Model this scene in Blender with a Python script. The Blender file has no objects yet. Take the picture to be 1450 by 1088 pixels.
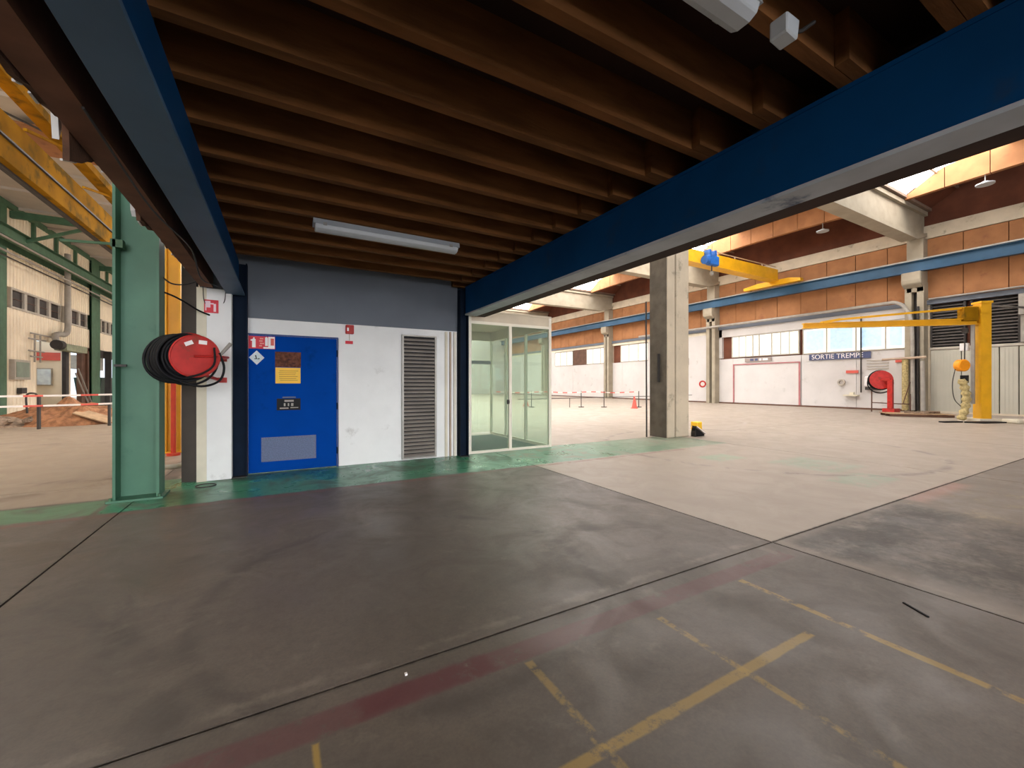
import bpy, bmesh, math, random
from mathutils import Vector, Matrix
random.seed(7)
SC = bpy.context.scene
COL = SC.collection
PI = math.pi

# ------------------------------------------------------------------ camera, world, light, exposure
TH = math.atan(325 / 582)
cam_d = bpy.data.cameras.new('camera'); cam = bpy.data.objects.new('camera', cam_d); COL.objects.link(cam)
cam_d.sensor_width = 36; cam_d.lens = 582 / 1450 * 36; cam_d.clip_start = .05; cam_d.clip_end = 400
cam.location = (0, 0, 1.5); cam.rotation_euler = (PI / 2, 0, -TH)
SC.camera = cam
SC.view_settings.view_transform = 'Standard'; SC.view_settings.look = 'None'
SC.view_settings.gamma = 1; SC.view_settings.use_curve_mapping = False
SC.view_settings.exposure = 0.0
W = bpy.data.worlds.new('world'); SC.world = W; W.use_nodes = True
wb = W.node_tree.nodes['Background']; wb.inputs[0].default_value = (.78, .88, 1, 1); wb.inputs[1].default_value = 1.6
SKY_RIGHT = 13.0     # strength of the daylight through the right hall's rooflights
SKY_LEFT = 13.0       # the same in the left hall
WIN_S = 3.0          # daylight behind the wall windows

# ------------------------------------------------------------------ materials
def lin(c):
    return tuple((v / 255 / 12.92) if v / 255 <= .04045 else ((v / 255 + .055) / 1.055) ** 2.4 for v in c) + (1,)
def N(nt, kind, **kw):
    n = nt.nodes.new(kind)
    for k, v in kw.items(): setattr(n, k, v)
    return n
def math_(nt, op, a, b=None, c=None, clamp=False):
    n = N(nt, 'ShaderNodeMath', operation=op); n.use_clamp = clamp
    for i, v in enumerate((a, b, c)):
        if v is None: continue
        if isinstance(v, (int, float)): n.inputs[i].default_value = v
        else: nt.links.new(v, n.inputs[i])
    return n.outputs[0]
def mixc(nt, fac, a, b):
    n = N(nt, 'ShaderNodeMix', data_type='RGBA')
    for i, v in ((0, fac), (6, a), (7, b)):
        if isinstance(v, (int, float)): n.inputs[i].default_value = v
        elif isinstance(v, tuple): n.inputs[i].default_value = v
        else: nt.links.new(v, n.inputs[i])
    return n.outputs[2]
def noise(nt, vec, scale, detail=4, rough=.55, dist=0):
    n = N(nt, 'ShaderNodeTexNoise'); n.inputs['Scale'].default_value = scale; n.inputs['Detail'].default_value = detail
    n.inputs['Roughness'].default_value = rough; n.inputs['Distortion'].default_value = dist
    nt.links.new(vec, n.inputs['Vector']); return n.outputs['Fac']
def ramp(nt, v, lo, hi, a=0., b=1.):
    n = N(nt, 'ShaderNodeMapRange'); n.interpolation_type = 'SMOOTHSTEP'
    nt.links.new(v, n.inputs[0]); n.inputs[1].default_value = lo; n.inputs[2].default_value = hi
    n.inputs[3].default_value = a; n.inputs[4].default_value = b; return n.outputs[0]
def newmat(name):
    m = bpy.data.materials.new(name); m.use_nodes = True
    nt = m.node_tree; return m, nt, nt.nodes['Principled BSDF']
def mat(name, rgb, rough=.6, metal=0., var=.12, scale=3., dirt=None, dirt_amt=.0, bump=.0, stretch=(1, 1, 1), spec=.4):
    """painted, rusty or dusty surface: base colour with soft noise, optional patches of a second colour"""
    m, nt, p = newmat(name)
    g = N(nt, 'ShaderNodeNewGeometry'); mp = N(nt, 'ShaderNodeMapping'); mp.inputs['Scale'].default_value = stretch
    nt.links.new(g.outputs['Position'], mp.inputs[0]); v = mp.outputs[0]
    c = lin(rgb); f = noise(nt, v, scale)
    dark = tuple(x * (1 - var) for x in c[:3]) + (1,); lite = tuple(min(1, x * (1 + var)) for x in c[:3]) + (1,)
    o = mixc(nt, ramp(nt, f, .3, .7), dark, lite)
    if dirt:
        f2 = noise(nt, v, scale * .6 + 1.3, 6, .65)
        o = mixc(nt, ramp(nt, f2, .62 - dirt_amt * .25, .78 - dirt_amt * .25), o, lin(dirt))
    nt.links.new(o, p.inputs['Base Color'])
    p.inputs['Roughness'].default_value = rough; p.inputs['Metallic'].default_value = metal
    p.inputs['Specular IOR Level'].default_value = spec
    if bump:
        b = N(nt, 'ShaderNodeBump'); b.inputs['Strength'].default_value = bump; b.inputs['Distance'].default_value = .02
        nt.links.new(noise(nt, v, scale * 8), b.inputs['Height']); nt.links.new(b.outputs[0], p.inputs['Normal'])
    return m
def emit(name, rgb, s, var=0, scale=2):
    m, nt, p = newmat(name)
    g = N(nt, 'ShaderNodeNewGeometry'); c = lin(rgb)
    f = noise(nt, g.outputs['Position'], scale, 6, .7)
    o = mixc(nt, ramp(nt, f, .35, .65), tuple(x * (1 - var) for x in c[:3]) + (1,), c)
    p.inputs['Base Color'].default_value = (.5, .5, .5, 1)
    nt.links.new(o, p.inputs['Emission Color']); p.inputs['Emission Strength'].default_value = s
    return m
def glass(name, tint, haze=.08):
    m, nt, p = newmat(name)
    out = nt.nodes['Material Output']
    t = N(nt, 'ShaderNodeBsdfTransparent'); t.inputs[0].default_value = tint
    g = N(nt, 'ShaderNodeBsdfGlossy'); g.inputs['Roughness'].default_value = .02
    d = N(nt, 'ShaderNodeBsdfDiffuse'); d.inputs[0].default_value = (.75, .85, .78, 1)
    fr = N(nt, 'ShaderNodeFresnel'); gm = N(nt, 'ShaderNodeNewGeometry')
    nt.links.new(math_(nt, 'MULTIPLY_ADD', gm.outputs['Backfacing'], 1 / 1.5 - 1.5, 1.5), fr.inputs[0])
    a = N(nt, 'ShaderNodeMixShader'); a.inputs[0].default_value = haze
    nt.links.new(t.outputs[0], a.inputs[1]); nt.links.new(d.outputs[0], a.inputs[2])
    b = N(nt, 'ShaderNodeMixShader'); nt.links.new(fr.outputs[0], b.inputs[0])
    nt.links.new(a.outputs[0], b.inputs[1]); nt.links.new(g.outputs[0], b.inputs[2])
    nt.links.new(b.outputs[0], out.inputs[0]); return m

M = {}
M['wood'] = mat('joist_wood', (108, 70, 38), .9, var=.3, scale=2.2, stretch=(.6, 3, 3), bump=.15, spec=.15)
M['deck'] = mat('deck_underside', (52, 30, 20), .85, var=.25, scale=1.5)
M['torn'] = mat('torn_board', (86, 58, 42), .9, var=.3, scale=6, bump=.3)
M['chip'] = mat('torn_edge', (206, 206, 204), .8, var=.1)
M['blue'] = mat('beam_blue', (2, 58, 104), .6, var=.12, scale=1.2, dirt=(30, 56, 90), dirt_amt=.1, spec=.12)
M['bluegrey'] = mat('beam_blue_grey', (66, 96, 124), .55, var=.12, scale=1.5)
M['flange'] = mat('flange_pale', (172, 178, 186), .6, var=.15, scale=1.4, dirt=(60, 80, 110), dirt_amt=.12)
M['navy'] = mat('post_navy', (9, 24, 42), .75, var=.15, spec=.15)
M['white'] = mat('white_paint', (232, 232, 232), .7, var=.04, scale=1.5, dirt=(196, 194, 192), dirt_amt=.1, bump=.05)
M['cream'] = mat('cream_paint', (214, 206, 186), .7, var=.06)
M['fascia'] = mat('fascia_grey', (98, 104, 114), .6, var=.07, scale=1)
M['door'] = mat('door_blue', (0, 62, 148), .7, var=.06, scale=1.5, dirt=(0, 54, 128), dirt_amt=.2, spec=.04)
M['doorgrille'] = mat('door_grille', (92, 104, 134), .6, var=.2, scale=60)
M['green'] = mat('green_paint', (74, 118, 96), .5, var=.1, scale=1.6, dirt=(60, 104, 84), dirt_amt=.12)
M['dkgreen'] = mat('dark_green_paint', (70, 104, 78), .6, var=.15)
M['yellow'] = mat('yellow_paint', (224, 166, 24), .45, var=.08, scale=2)
M['oyellow'] = mat('dusty_yellow', (150, 106, 10), .9, var=.25, scale=1, dirt=(104, 80, 24), dirt_amt=.5, spec=.1)
M['red'] = mat('red_paint', (182, 44, 40), .45, var=.15, scale=7, dirt=(140, 50, 36), dirt_amt=.35, spec=.3)
M['signred'] = mat('sign_red', (206, 20, 44), .5, var=.03)
M['signwhite'] = mat('sign_white', (236, 232, 232), .5, var=.02)
M['signblue'] = mat('sign_slate', (72, 80, 116), .5, var=.12, scale=3)
M['signbrown'] = mat('sign_taupe', (150, 138, 132), .5, var=.1, scale=3)
M['signyellow'] = mat('sign_yellow', (236, 186, 40), .5, var=.04)
M['rust'] = mat('rust_residue', (96, 58, 44), .9, var=.4, scale=22, dirt=(60, 36, 40), dirt_amt=.4)
M['black'] = mat('black_rubber', (20, 20, 23), .6, var=.2, spec=.2)
M['dark'] = mat('dark_metal', (52, 48, 46), .6, var=.2)
M['brown'] = mat('brown_metal', (94, 66, 52), .7, var=.2)
M['steel'] = mat('galvanised', (150, 146, 140), .45, metal=.4, var=.12)
M['pipe'] = mat('grey_pipe', (156, 150, 142), .6, var=.12)
M['slat'] = mat('louver_slat', (128, 120, 112), .55, var=.12)
M['dslat'] = mat('dark_louver_slat', (84, 78, 74), .6, var=.2)
M['conc'] = mat('concrete', (198, 184, 162), .85, var=.08, scale=1.5, dirt=(150, 140, 122), dirt_amt=.2, bump=.15)
M['concb'] = mat('beam_concrete', (158, 148, 130), .85, var=.1, scale=1.5, bump=.1)
M['concd'] = mat('dark_concrete', (134, 124, 110), .85, var=.12, scale=2, bump=.15)
M['orange'] = mat('orange_panel', (158, 108, 70), .85, var=.12, scale=1.3, dirt=(140, 92, 64), dirt_amt=.2, bump=.1)
M['roofbrown'] = mat('roof_brown', (104, 60, 42), .85, var=.18, scale=1)
M['sheet'] = mat('roof_sheet', (132, 112, 98), .8, var=.15, scale=2)
M['purlin'] = mat('purlin', (180, 158, 138), .8, var=.1)
M['wallwhite'] = mat('hall_white', (202, 198, 196), .75, var=.04, scale=.8, dirt=(180, 176, 172), dirt_amt=.12)
M['wallpanel'] = mat('hall_panel', (180, 176, 162), .65, var=.04, scale=1)
M['clad'] = mat('cream_cladding', (238, 224, 200), .65, var=.06, scale=1)
M['lceil'] = mat('left_ceiling', (190, 180, 168), .85, var=.08, scale=.8)
M['dglass'] = mat('dark_window_glass', (46, 40, 40), .25, var=.4, scale=1.2)
M['mullion'] = mat('mullion_grey', (176, 168, 156), .6, var=.08)
M['alu'] = mat('vestibule_frame', (232, 224, 208), .5, var=.04)
M['alucream'] = mat('vestibule_header', (204, 190, 168), .6, var=.05)
M['rail'] = mat('crane_rail_blue', (40, 80, 110), .5, var=.15, scale=1)
M['hoist'] = mat('hoist_blue', (30, 92, 168), .45, var=.15, scale=6)
M['dirt'] = mat('dirt', (150, 104, 72), .95, var=.35, scale=6, bump=.6)
M['rubble'] = mat('rubble', (136, 116, 98), .95, var=.4, scale=8, bump=.6)
M['plank'] = mat('plank_wood', (170, 140, 108), .85, var=.15, scale=5)
M['tube'] = mat('lamp_diffuser', (176, 180, 184), .4, var=.04, scale=5)
M['lampbase'] = mat('lamp_housing', (150, 154, 158), .5, var=.05)
M['canvas'] = mat('chain_bag', (178, 160, 112), .9, var=.3, scale=12)
M['orangeplastic'] = mat('hoist_orange', (240, 150, 20), .45, var=.1)
M['tape'] = mat('tape_white', (232, 224, 218), .6, var=.03)
M['tapered'] = mat('tape_red', (214, 96, 84), .6, var=.05)
M['chapel'] = mat('clear_hose', (150, 146, 130), .4, var=.2)
M['skyR'] = emit('rooflight_right', (252, 249, 246), SKY_RIGHT)
M['skyL'] = emit('rooflight_left', (252, 249, 246), SKY_LEFT)
M['addedfront'] = emit('added_front_daylight', (246, 248, 252), 13)  # glow of the added panes behind the camera
M['winblue'] = emit('blue_film_daylight', (142, 206, 242), .95, var=.35, scale=4)
M['winpale'] = emit('pale_window_daylight', (250, 250, 234), .98, var=.08, scale=1)
M['glass'] = glass('green_glass', (.90, .965, .915, 1), .06)

# floor: concrete with worn paint; every rectangle below is a painted or stained area on the ground, in metres
def floor_mat():
    m, nt, p = newmat('floor_concrete')
    g = N(nt, 'ShaderNodeNewGeometry'); P = g.outputs['Position']
    sx = N(nt, 'ShaderNodeSeparateXYZ'); nt.links.new(P, sx.inputs[0]); X, Y = sx.outputs[0], sx.outputs[1]
    n1 = noise(nt, P, .55, 5, .6, .4); n2 = noise(nt, P, 5, 6, .7); n3 = noise(nt, P, 60, 3, .6); n4 = noise(nt, P, 1.7, 6, .65, .8); n5 = noise(nt, P, 16, 8, .75); n6 = noise(nt, P, 3.1, 8, .7, .3)
    nw = math_(nt, 'MULTIPLY_ADD', n5, .45, math_(nt, 'MULTIPLY', n6, .55))
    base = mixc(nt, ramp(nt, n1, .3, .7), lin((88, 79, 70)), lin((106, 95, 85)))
    base = mixc(nt, ramp(nt, n4, .5, .75, 0, .45), base, lin((82, 74, 68)))
    base = mixc(nt, ramp(nt, n3, .35, .65, 0, .25), base, lin((74, 66, 62)))
    base = mixc(nt, ramp(nt, n5, .44, .66, 0, .38), base, lin((76, 68, 61)))
    base = mixc(nt, ramp(nt, n6, .56, .72, 0, .4), base, lin((126, 115, 104)))
    ed = math_(nt, 'MULTIPLY', math_(nt, 'SUBTRACT', n2, .5), .16)
    def rect(x0, x1, y0, y1, soft=.02, amt=1., wear=0.):
        a = math_(nt, 'MINIMUM', math_(nt, 'SUBTRACT', X, x0), math_(nt, 'SUBTRACT', x1, X))
        b = math_(nt, 'MINIMUM', math_(nt, 'SUBTRACT', Y, y0), math_(nt, 'SUBTRACT', y1, Y))
        d = math_(nt, 'ADD', math_(nt, 'MINIMUM', a, b), ed if soft > .03 else math_(nt, 'MULTIPLY', ed, .15))
        f = ramp(nt, d, 0, soft, 0, amt)
        if wear: f = math_(nt, 'MULTIPLY', f, ramp(nt, nw, .68 - wear * .5, .58 - wear * .5, 0, 1))
        return f
    def lay(b, f, rgb): return mixc(nt, f, b, lin(rgb))
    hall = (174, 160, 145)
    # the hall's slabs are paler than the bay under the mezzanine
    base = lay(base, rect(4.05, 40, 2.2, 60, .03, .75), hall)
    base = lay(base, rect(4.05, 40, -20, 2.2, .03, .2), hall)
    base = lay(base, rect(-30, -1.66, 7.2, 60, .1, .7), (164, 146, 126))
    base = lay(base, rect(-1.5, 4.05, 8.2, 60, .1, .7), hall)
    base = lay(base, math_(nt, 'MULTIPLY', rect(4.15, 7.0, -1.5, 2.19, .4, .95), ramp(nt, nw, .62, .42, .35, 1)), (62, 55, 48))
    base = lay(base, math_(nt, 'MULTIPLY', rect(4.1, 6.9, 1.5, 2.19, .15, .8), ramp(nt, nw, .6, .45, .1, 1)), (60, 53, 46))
    base = lay(base, rect(6.6, 9.2, .6, 2.3, .3, .6, .4), (150, 136, 104))
    base = lay(base, rect(7, 9, 1.9, 2.3, .2, .5), (170, 122, 108))
    # scuffs and oil
    def ring(cx, cy, r, w, amt, a0=None):
        dx = math_(nt, 'SUBTRACT', X, cx); dy = math_(nt, 'SUBTRACT', Y, cy)
        d = math_(nt, 'SQRT', math_(nt, 'ADD', math_(nt, 'MULTIPLY', dx, dx), math_(nt, 'MULTIPLY', dy, dy)))
        d = math_(nt, 'ADD', math_(nt, 'ABSOLUTE', math_(nt, 'SUBTRACT', d, r)), math_(nt, 'MULTIPLY', ed, .6))
        f = ramp(nt, d, 0, w, amt, 0)
        return math_(nt, 'MULTIPLY', f, ramp(nt, n4, .42, .6))
    dk = (62, 55, 50)
    base = lay(base, ring(.9, 3.2, 1.4, .10, .5), dk)
    base = lay(base, ring(1.2, 3.6, 2.1, .14, .3), dk)
    base = lay(base, ring(-3.5, 1.5, 3.2, .10, .4), dk)
    base = lay(base, ring(2.8, 3.36, .0, .22, .5), dk)
    base = lay(base, ring(14, 12, 3.0, .15, .5), (186, 180, 176))
    base = lay(base, ring(10, 6, 3.4, .12, .5), dk)
    base = lay(base, ring(-5, 11, 3.6, .3, .6), (96, 80, 68))
    base = lay(base, ring(-2.5, 13, 4.2, .25, .6), (96, 80, 68))
    # green walkway and its red edge
    gr = (60, 128, 96)
    green1 = rect(-1.9, 9.9, 6.42, 8.25, .05, .95, .0)
    green1 = math_(nt, 'MULTIPLY', green1, ramp(nt, n4, .66, .5, .35, 1))
    green1 = math_(nt, 'MULTIPLY', green1, ramp(nt, X, 5.0, 9.5, 1, .45))
    base = lay(base, green1, gr)
    green2 = rect(-9, -1.9, 6.42, 7.2, .06, .85)
    base = lay(base, math_(nt, 'MULTIPLY', green2, ramp(nt, n4, .7, .48, .1, 1)), (84, 124, 90))
    base = lay(base, rect(7.3, 8.3, 4.9, 5.6, .15, .5, .2), (120, 160, 130))
    base = lay(base, rect(8.0, 9.4, 3.3, 4.6, .2, .4, .2), (120, 160, 136))
    base = lay(base, rect(7.3, 8.6, 2.6, 3.3, .15, .4, .2), (120, 160, 136))
    base = lay(base, rect(-9, 8.2, 6.26, 6.40, .03, .5, .2), (120, 70, 64))
    # red lane along the joint
    base = lay(base, rect(-.7, 3.9, 1.90, 2.08, .03, .62, .12), (96, 54, 56))
    base = lay(base, rect(.28, 1.0, 1.90, 2.09, .05, .5, .1), (88, 38, 44))
    for a in ((-9, 4.05, 2.17, 2.22), (4.03, 4.08, -2, 6.2), (-1.69, -1.64, 2.2, 6.0), (4.05, 9.8, 2.17, 2.23)):
        base = lay(base, math_(nt, 'MULTIPLY', rect(*a, .018, .55), ramp(nt, n5, .60, .46, 0, 1)), (40, 35, 32))
    for a in ((4.08, 4.20, -2, 6.2), (-2, 4.05, 2.24, 2.34)):
        base = lay(base, math_(nt, 'MULTIPLY', rect(*a, .05, .25), ramp(nt, n6, .40, .60, 0, 1)), (160, 148, 134))
    # yellow bay lines
    ye = (168, 136, 62)
    base = lay(base, rect(3.02, 3.09, -2, 1.9, .015, .6, .2), ye)
    base = lay(base, rect(2.08, 2.14, -.5, 1.85, .015, .5, .25), ye)
    base = lay(base, rect(1.13, 1.19, .3, 1.9, .015, .45, .2), ye)
    base = lay(base, rect(.55, 2.78, 1.25, 1.32, .015, .6, .15), ye)
    base = lay(base, rect(.1, .14, 1.7, 1.9, .015, .7), ye)
    nt.links.new(base, p.inputs['Base Color'])
    r = math_(nt, 'SUBTRACT', ramp(nt, n4, .3, .7, .40, .60), math_(nt, 'MULTIPLY', green1, .18))
    nt.links.new(r, p.inputs['Roughness']); p.inputs['Specular IOR Level'].default_value = .45
    b = N(nt, 'ShaderNodeBump'); b.inputs['Strength'].default_value = .12; b.inputs['Distance'].default_value = .01
    nt.links.new(n2, b.inputs['Height']); nt.links.new(b.outputs[0], p.inputs['Normal'])
    return m
M['floor'] = floor_mat()

# ------------------------------------------------------------------ mesh helpers
class B:
    """collects shapes in world metres; build() links them as one mesh object"""
    def __init__(s): s.v = []; s.f = []; s.sm = []
    def add(s, vs, fs, smooth=False):
        k = len(s.v); s.v += [tuple(v) for v in vs]; s.f += [tuple(i + k for i in f) for f in fs]; s.sm += [smooth] * len(fs); return s
    def box(s, x0, x1, y0, y1, z0, z1):
        return s.add([(x0, y0, z0), (x1, y0, z0), (x1, y1, z0), (x0, y1, z0), (x0, y0, z1), (x1, y0, z1), (x1, y1, z1), (x0, y1, z1)],
                     [(0, 3, 2, 1), (4, 5, 6, 7), (0, 1, 5, 4), (1, 2, 6, 5), (2, 3, 7, 6), (3, 0, 4, 7)])
    def beam(s, p0, p1, w, h, up=(0, 0, 1)):
        p0, p1 = Vector(p0), Vector(p1); d = (p1 - p0).normalized(); u = Vector(up)
        if abs(d.dot(u)) > .98: u = Vector((1, 0, 0))
        sd = d.cross(u).normalized(); u = sd.cross(d)
        vs = [q + sd * a * w / 2 + u * b * h / 2 for q in (p0, p1) for a, b in ((-1, -1), (1, -1), (1, 1), (-1, 1))]
        return s.add(vs, [(0, 3, 2, 1), (4, 5, 6, 7), (0, 1, 5, 4), (1, 2, 6, 5), (2, 3, 7, 6), (3, 0, 4, 7)])
    def tube(s, pts, r, n=8, cap=True):
        pts = [Vector(p) for p in pts]; rs = r if isinstance(r, (list, tuple)) else [r] * len(pts)
        rings = []; prev = None
        for i, p in enumerate(pts):
            d = (pts[min(i + 1, len(pts) - 1)] - pts[max(i - 1, 0)]).normalized()
            if prev is None: a = d.cross(Vector((0, 0, 1)) if abs(d.z) < .9 else Vector((1, 0, 0))).normalized()
            else: a = (prev - d * prev.dot(d)).normalized()
            prev = a; b = d.cross(a)
            rings.append([p + (a * math.cos(2 * PI * k / n) + b * math.sin(2 * PI * k / n)) * rs[i] for k in range(n)])
        vs = [v for g in rings for v in g]
        fs = [(i * n + k, i * n + (k + 1) % n, (i + 1) * n + (k + 1) % n, (i + 1) * n + k) for i in range(len(pts) - 1) for k in range(n)]
        s.add(vs, fs, True)
        if cap: s.add(rings[0], [tuple(range(n))[::-1]]); s.add(rings[-1], [tuple(range(n))])
        return s
    def prism(s, poly, axis, a0, a1):
        """poly: 2-D outline in the two other axes (x,y,z order), extruded along axis"""
        def q(u, v, a): return {'x': (a, u, v), 'y': (u, a, v), 'z': (u, v, a)}[axis]
        n = len(poly); vs = [q(u, v, a0) for u, v in poly] + [q(u, v, a1) for u, v in poly]
        return s.add(vs, [tuple(range(n)), tuple(range(n, 2 * n))[::-1]] + [(i, i + n, (i + 1) % n + n, (i + 1) % n) for i in range(n)])
    def ring(s, c, axis, r0, r1, t, n=32):
        """flat ring or disc (r0=0) of thickness t"""
        c = Vector(c); ax = Vector(axis).normalized(); a = ax.cross(Vector((0, 0, 1)) if abs(ax.z) < .9 else Vector((1, 0, 0))).normalized(); b = ax.cross(a)
        def circ(r, o): return [c + ax * o + (a * math.cos(2 * PI * k / n) + b * math.sin(2 * PI * k / n)) * r for k in range(n)]
        if r0 <= 0:
            vs = circ(r1, -t / 2) + circ(r1, t / 2)
            s.add(vs, [tuple(range(n)), tuple(range(n, 2 * n))[::-1]] + [(k, k + n, (k + 1) % n + n, (k + 1) % n) for k in range(n)])
        else:
            vs = circ(r0, -t / 2) + circ(r1, -t / 2) + circ(r1, t / 2) + circ(r0, t / 2)
            s.add(vs, [(j * n + k, j * n + (k + 1) % n, ((j + 1) % 4) * n + (k + 1) % n, ((j + 1) % 4) * n + k) for j in range(4) for k in range(n)])
        return s
    def torus(s, c, axis, R, r, n=40, m=8, wob=0):
        c = Vector(c); ax = Vector(axis).normalized(); a = ax.cross(Vector((0, 0, 1))).normalized(); b = ax.cross(a)
        vs = []
        for i in range(n):
            t = 2 * PI * i / n; rr = R + wob * math.sin(3 * t + R * 40); e = a * math.cos(t) + b * math.sin(t)
            for j in range(m):
                u = 2 * PI * j / m; vs.append(c + e * (rr + r * math.cos(u)) + ax * r * math.sin(u))
        return s.add(vs, [(i * m + j, ((i + 1) % n) * m + j, ((i + 1) % n) * m + (j + 1) % m, i * m + (j + 1) % m) for i in range(n) for j in range(m)], True)
    def ibeam(s, x, y0, y1, z0, z1, w, tf=.03, tw=.02):
        """I-section running along y, centred on x"""
        s.box(x - w / 2, x + w / 2, y0, y1, z0, z0 + tf); s.box(x - w / 2, x + w / 2, y0, y1, z1 - tf, z1)
        return s.box(x - tw / 2, x + tw / 2, y0, y1, z0 + tf, z1 - tf)
    def build(s, name, m, parent=None, org=None, bevel=0):
        o_ = root_of(parent) if parent is not None else Vector(org or (0, 0, 0))
        me = bpy.data.meshes.new(name); me.from_pydata([Vector(v) - o_ for v in s.v], [], s.f); me.validate(); 
        if len(me.polygons) == len(s.sm): me.polygons.foreach_set('use_smooth', s.sm)
        bm = bmesh.new(); bm.from_mesh(me); bmesh.ops.recalc_face_normals(bm, faces=bm.faces[:]); bm.to_mesh(me); bm.free()
        me.materials.append(M[m] if isinstance(m, str) else m)
        o = bpy.data.objects.new(name, me); COL.objects.link(o)
        if parent is not None: o.parent = parent
        else: o.location = o_
        if bevel:
            b = o.modifiers.new('bevel', 'BEVEL'); b.width = bevel; b.segments = 1; b.limit_method = 'ANGLE'
        return o
def root_of(o):
    v = Vector((0, 0, 0))
    while o is not None: v = v + Vector(o.location); o = o.parent
    return v
def tag(o, label, cat, group=None, kind=None):
    o['label'] = label; o['category'] = cat
    if group: o['group'] = group
    if kind: o['kind'] = kind
    return o
def thing(name, loc, label, cat, group=None):
    e = bpy.data.objects.new(name, None); e.empty_display_size = .2; COL.objects.link(e); e.location = loc
    return tag(e, label, cat, group)
def structure(o): o['kind'] = 'structure'; return o
def holder(name, loc=(0, 0, 0)):
    e = bpy.data.objects.new(name, None); COL.objects.link(e); e.location = loc; return structure(e)
def clone(o, dx, dy, dz):
    c = o.copy(); COL.objects.link(c); c.location = Vector(o.location) + Vector((dx, dy, dz)); return c
def text(name, body, size, origin, right, up, m, parent, squeeze=1., align='LEFT'):
    """raised lettering lying in the plane of right and up"""
    cu = bpy.data.curves.new(name, 'FONT'); cu.body = body; cu.size = size; cu.extrude = .002; cu.align_x = align; cu.align_y = 'CENTER'
    cu.materials.append(M[m]); o = bpy.data.objects.new(name, cu); COL.objects.link(o)
    r = Vector(right).normalized(); u = Vector(up).normalized(); n = r.cross(u)
    mt = Matrix((r, u, n)).transposed().to_4x4(); mt.translation = Vector(origin) - root_of(parent)
    bpy.context.view_layer.update(); me = bpy.data.meshes.new_from_object(o.evaluated_get(bpy.context.evaluated_depsgraph_get())); bpy.data.objects.remove(o)
    me.transform(mt @ Matrix.Diagonal((squeeze, 1, 1, 1))); q = bpy.data.objects.new(name, me); COL.objects.link(q); q.parent = parent; q['kind'] = 'stuff'; return q
def curve_pts(pts, k=6):
    """smooth Catmull-Rom through pts"""
    P = [Vector(p) for p in pts]; P = [P[0] * 2 - P[1]] + P + [P[-1] * 2 - P[-2]]; out = []
    for i in range(1, len(P) - 2):
        for j in range(k):
            t = j / k; a, b, c, d = P[i - 1], P[i], P[i + 1], P[i + 2]
            out.append(.5 * ((2 * b) + (c - a) * t + (2 * a - 5 * b + 4 * c - d) * t * t + (3 * b - a - 3 * c + d) * t ** 3))
    return out + [P[-2]]

# ------------------------------------------------------------------ THE SETTING: floor of concrete slabs
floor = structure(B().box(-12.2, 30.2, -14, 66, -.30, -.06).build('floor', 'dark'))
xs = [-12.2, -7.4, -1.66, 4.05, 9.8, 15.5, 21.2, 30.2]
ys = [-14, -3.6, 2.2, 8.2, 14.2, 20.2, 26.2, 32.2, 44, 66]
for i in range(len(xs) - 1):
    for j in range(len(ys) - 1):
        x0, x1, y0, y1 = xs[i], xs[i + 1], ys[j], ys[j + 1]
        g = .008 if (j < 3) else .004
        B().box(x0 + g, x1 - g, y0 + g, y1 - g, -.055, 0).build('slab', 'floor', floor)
# ------------------------------------------------------------------ right hall: far wall X = 30
wr = holder('wall_right', (30, 0, 0))
Y0, Y1 = 2.4, 56.0
B().box(30.15, 30.4, Y0, Y1, 0, 12.2).build('backing', 'roofbrown', wr)
pan = None
for z0, z1 in ((5.97, 7.62), (7.66, 9.2)):
    for y in [2.55 + 1.49 * k for k in range(36)]:
        if pan is None or True:
            B().box(30 - random.uniform(0, .02), 30.15, y, y + 1.46, z0, z1).build('panel', 'orange', wr)
B().box(29.9, 30.15, Y0, Y1, 9.22, 9.9).build('ring_beam', 'conc', wr)
B().box(29.82, 30.15, Y0, Y1, 5.7, 5.93).build('lintel', 'fascia', wr)
B().box(29.92, 30.15, 9.1, 20.3, 5.12, 5.7).build('upper_strip', 'wallwhite', wr)
B().box(29.92, 30.15, 21, 56, 5.45, 5.7).build('upper_strip', 'cream', wr)
B().box(29.92, 30.15, 20.0, 20.35, 3.5, 5.7).build('upper_strip', 'wallwhite', wr)
# lower white walling in wide panels
for a, b in ((9.1, 11.4), (11.42, 14.38), (14.42, 19.1), (19.12, 20.35), (21.0, 25), (25.02, 30.8), (30.82, 32.3), (32.9, 38.8), (38.82, 44.2), (44.8, 56)):
    top = 3.42 if b < 21 else 3.68
    B().box(29.95, 30.15, a, b, 0, top).build('panel', 'wallwhite', wr)
B().box(29.90, 30.15, 9.1, 56, 0, .1).build('skirting', 'brown', wr)
B().box(29.92, 30.15, 24.6, 27.4, 3.68, 5.45).build('panel', 'wallwhite', wr)
B().box(29.92, 30.15, 21.0, 24.6, 3.68, 5.45).build('panel', 'wallwhite', wr)
B().box(29.94, 30.15, 36.35, 38.8, 3.68, 5.45).build('panel', 'brown', wr)
B().box(29.92, 30.15, 42.5, 56, 3.68, 5.45).build('panel', 'wallwhite', wr)
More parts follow.
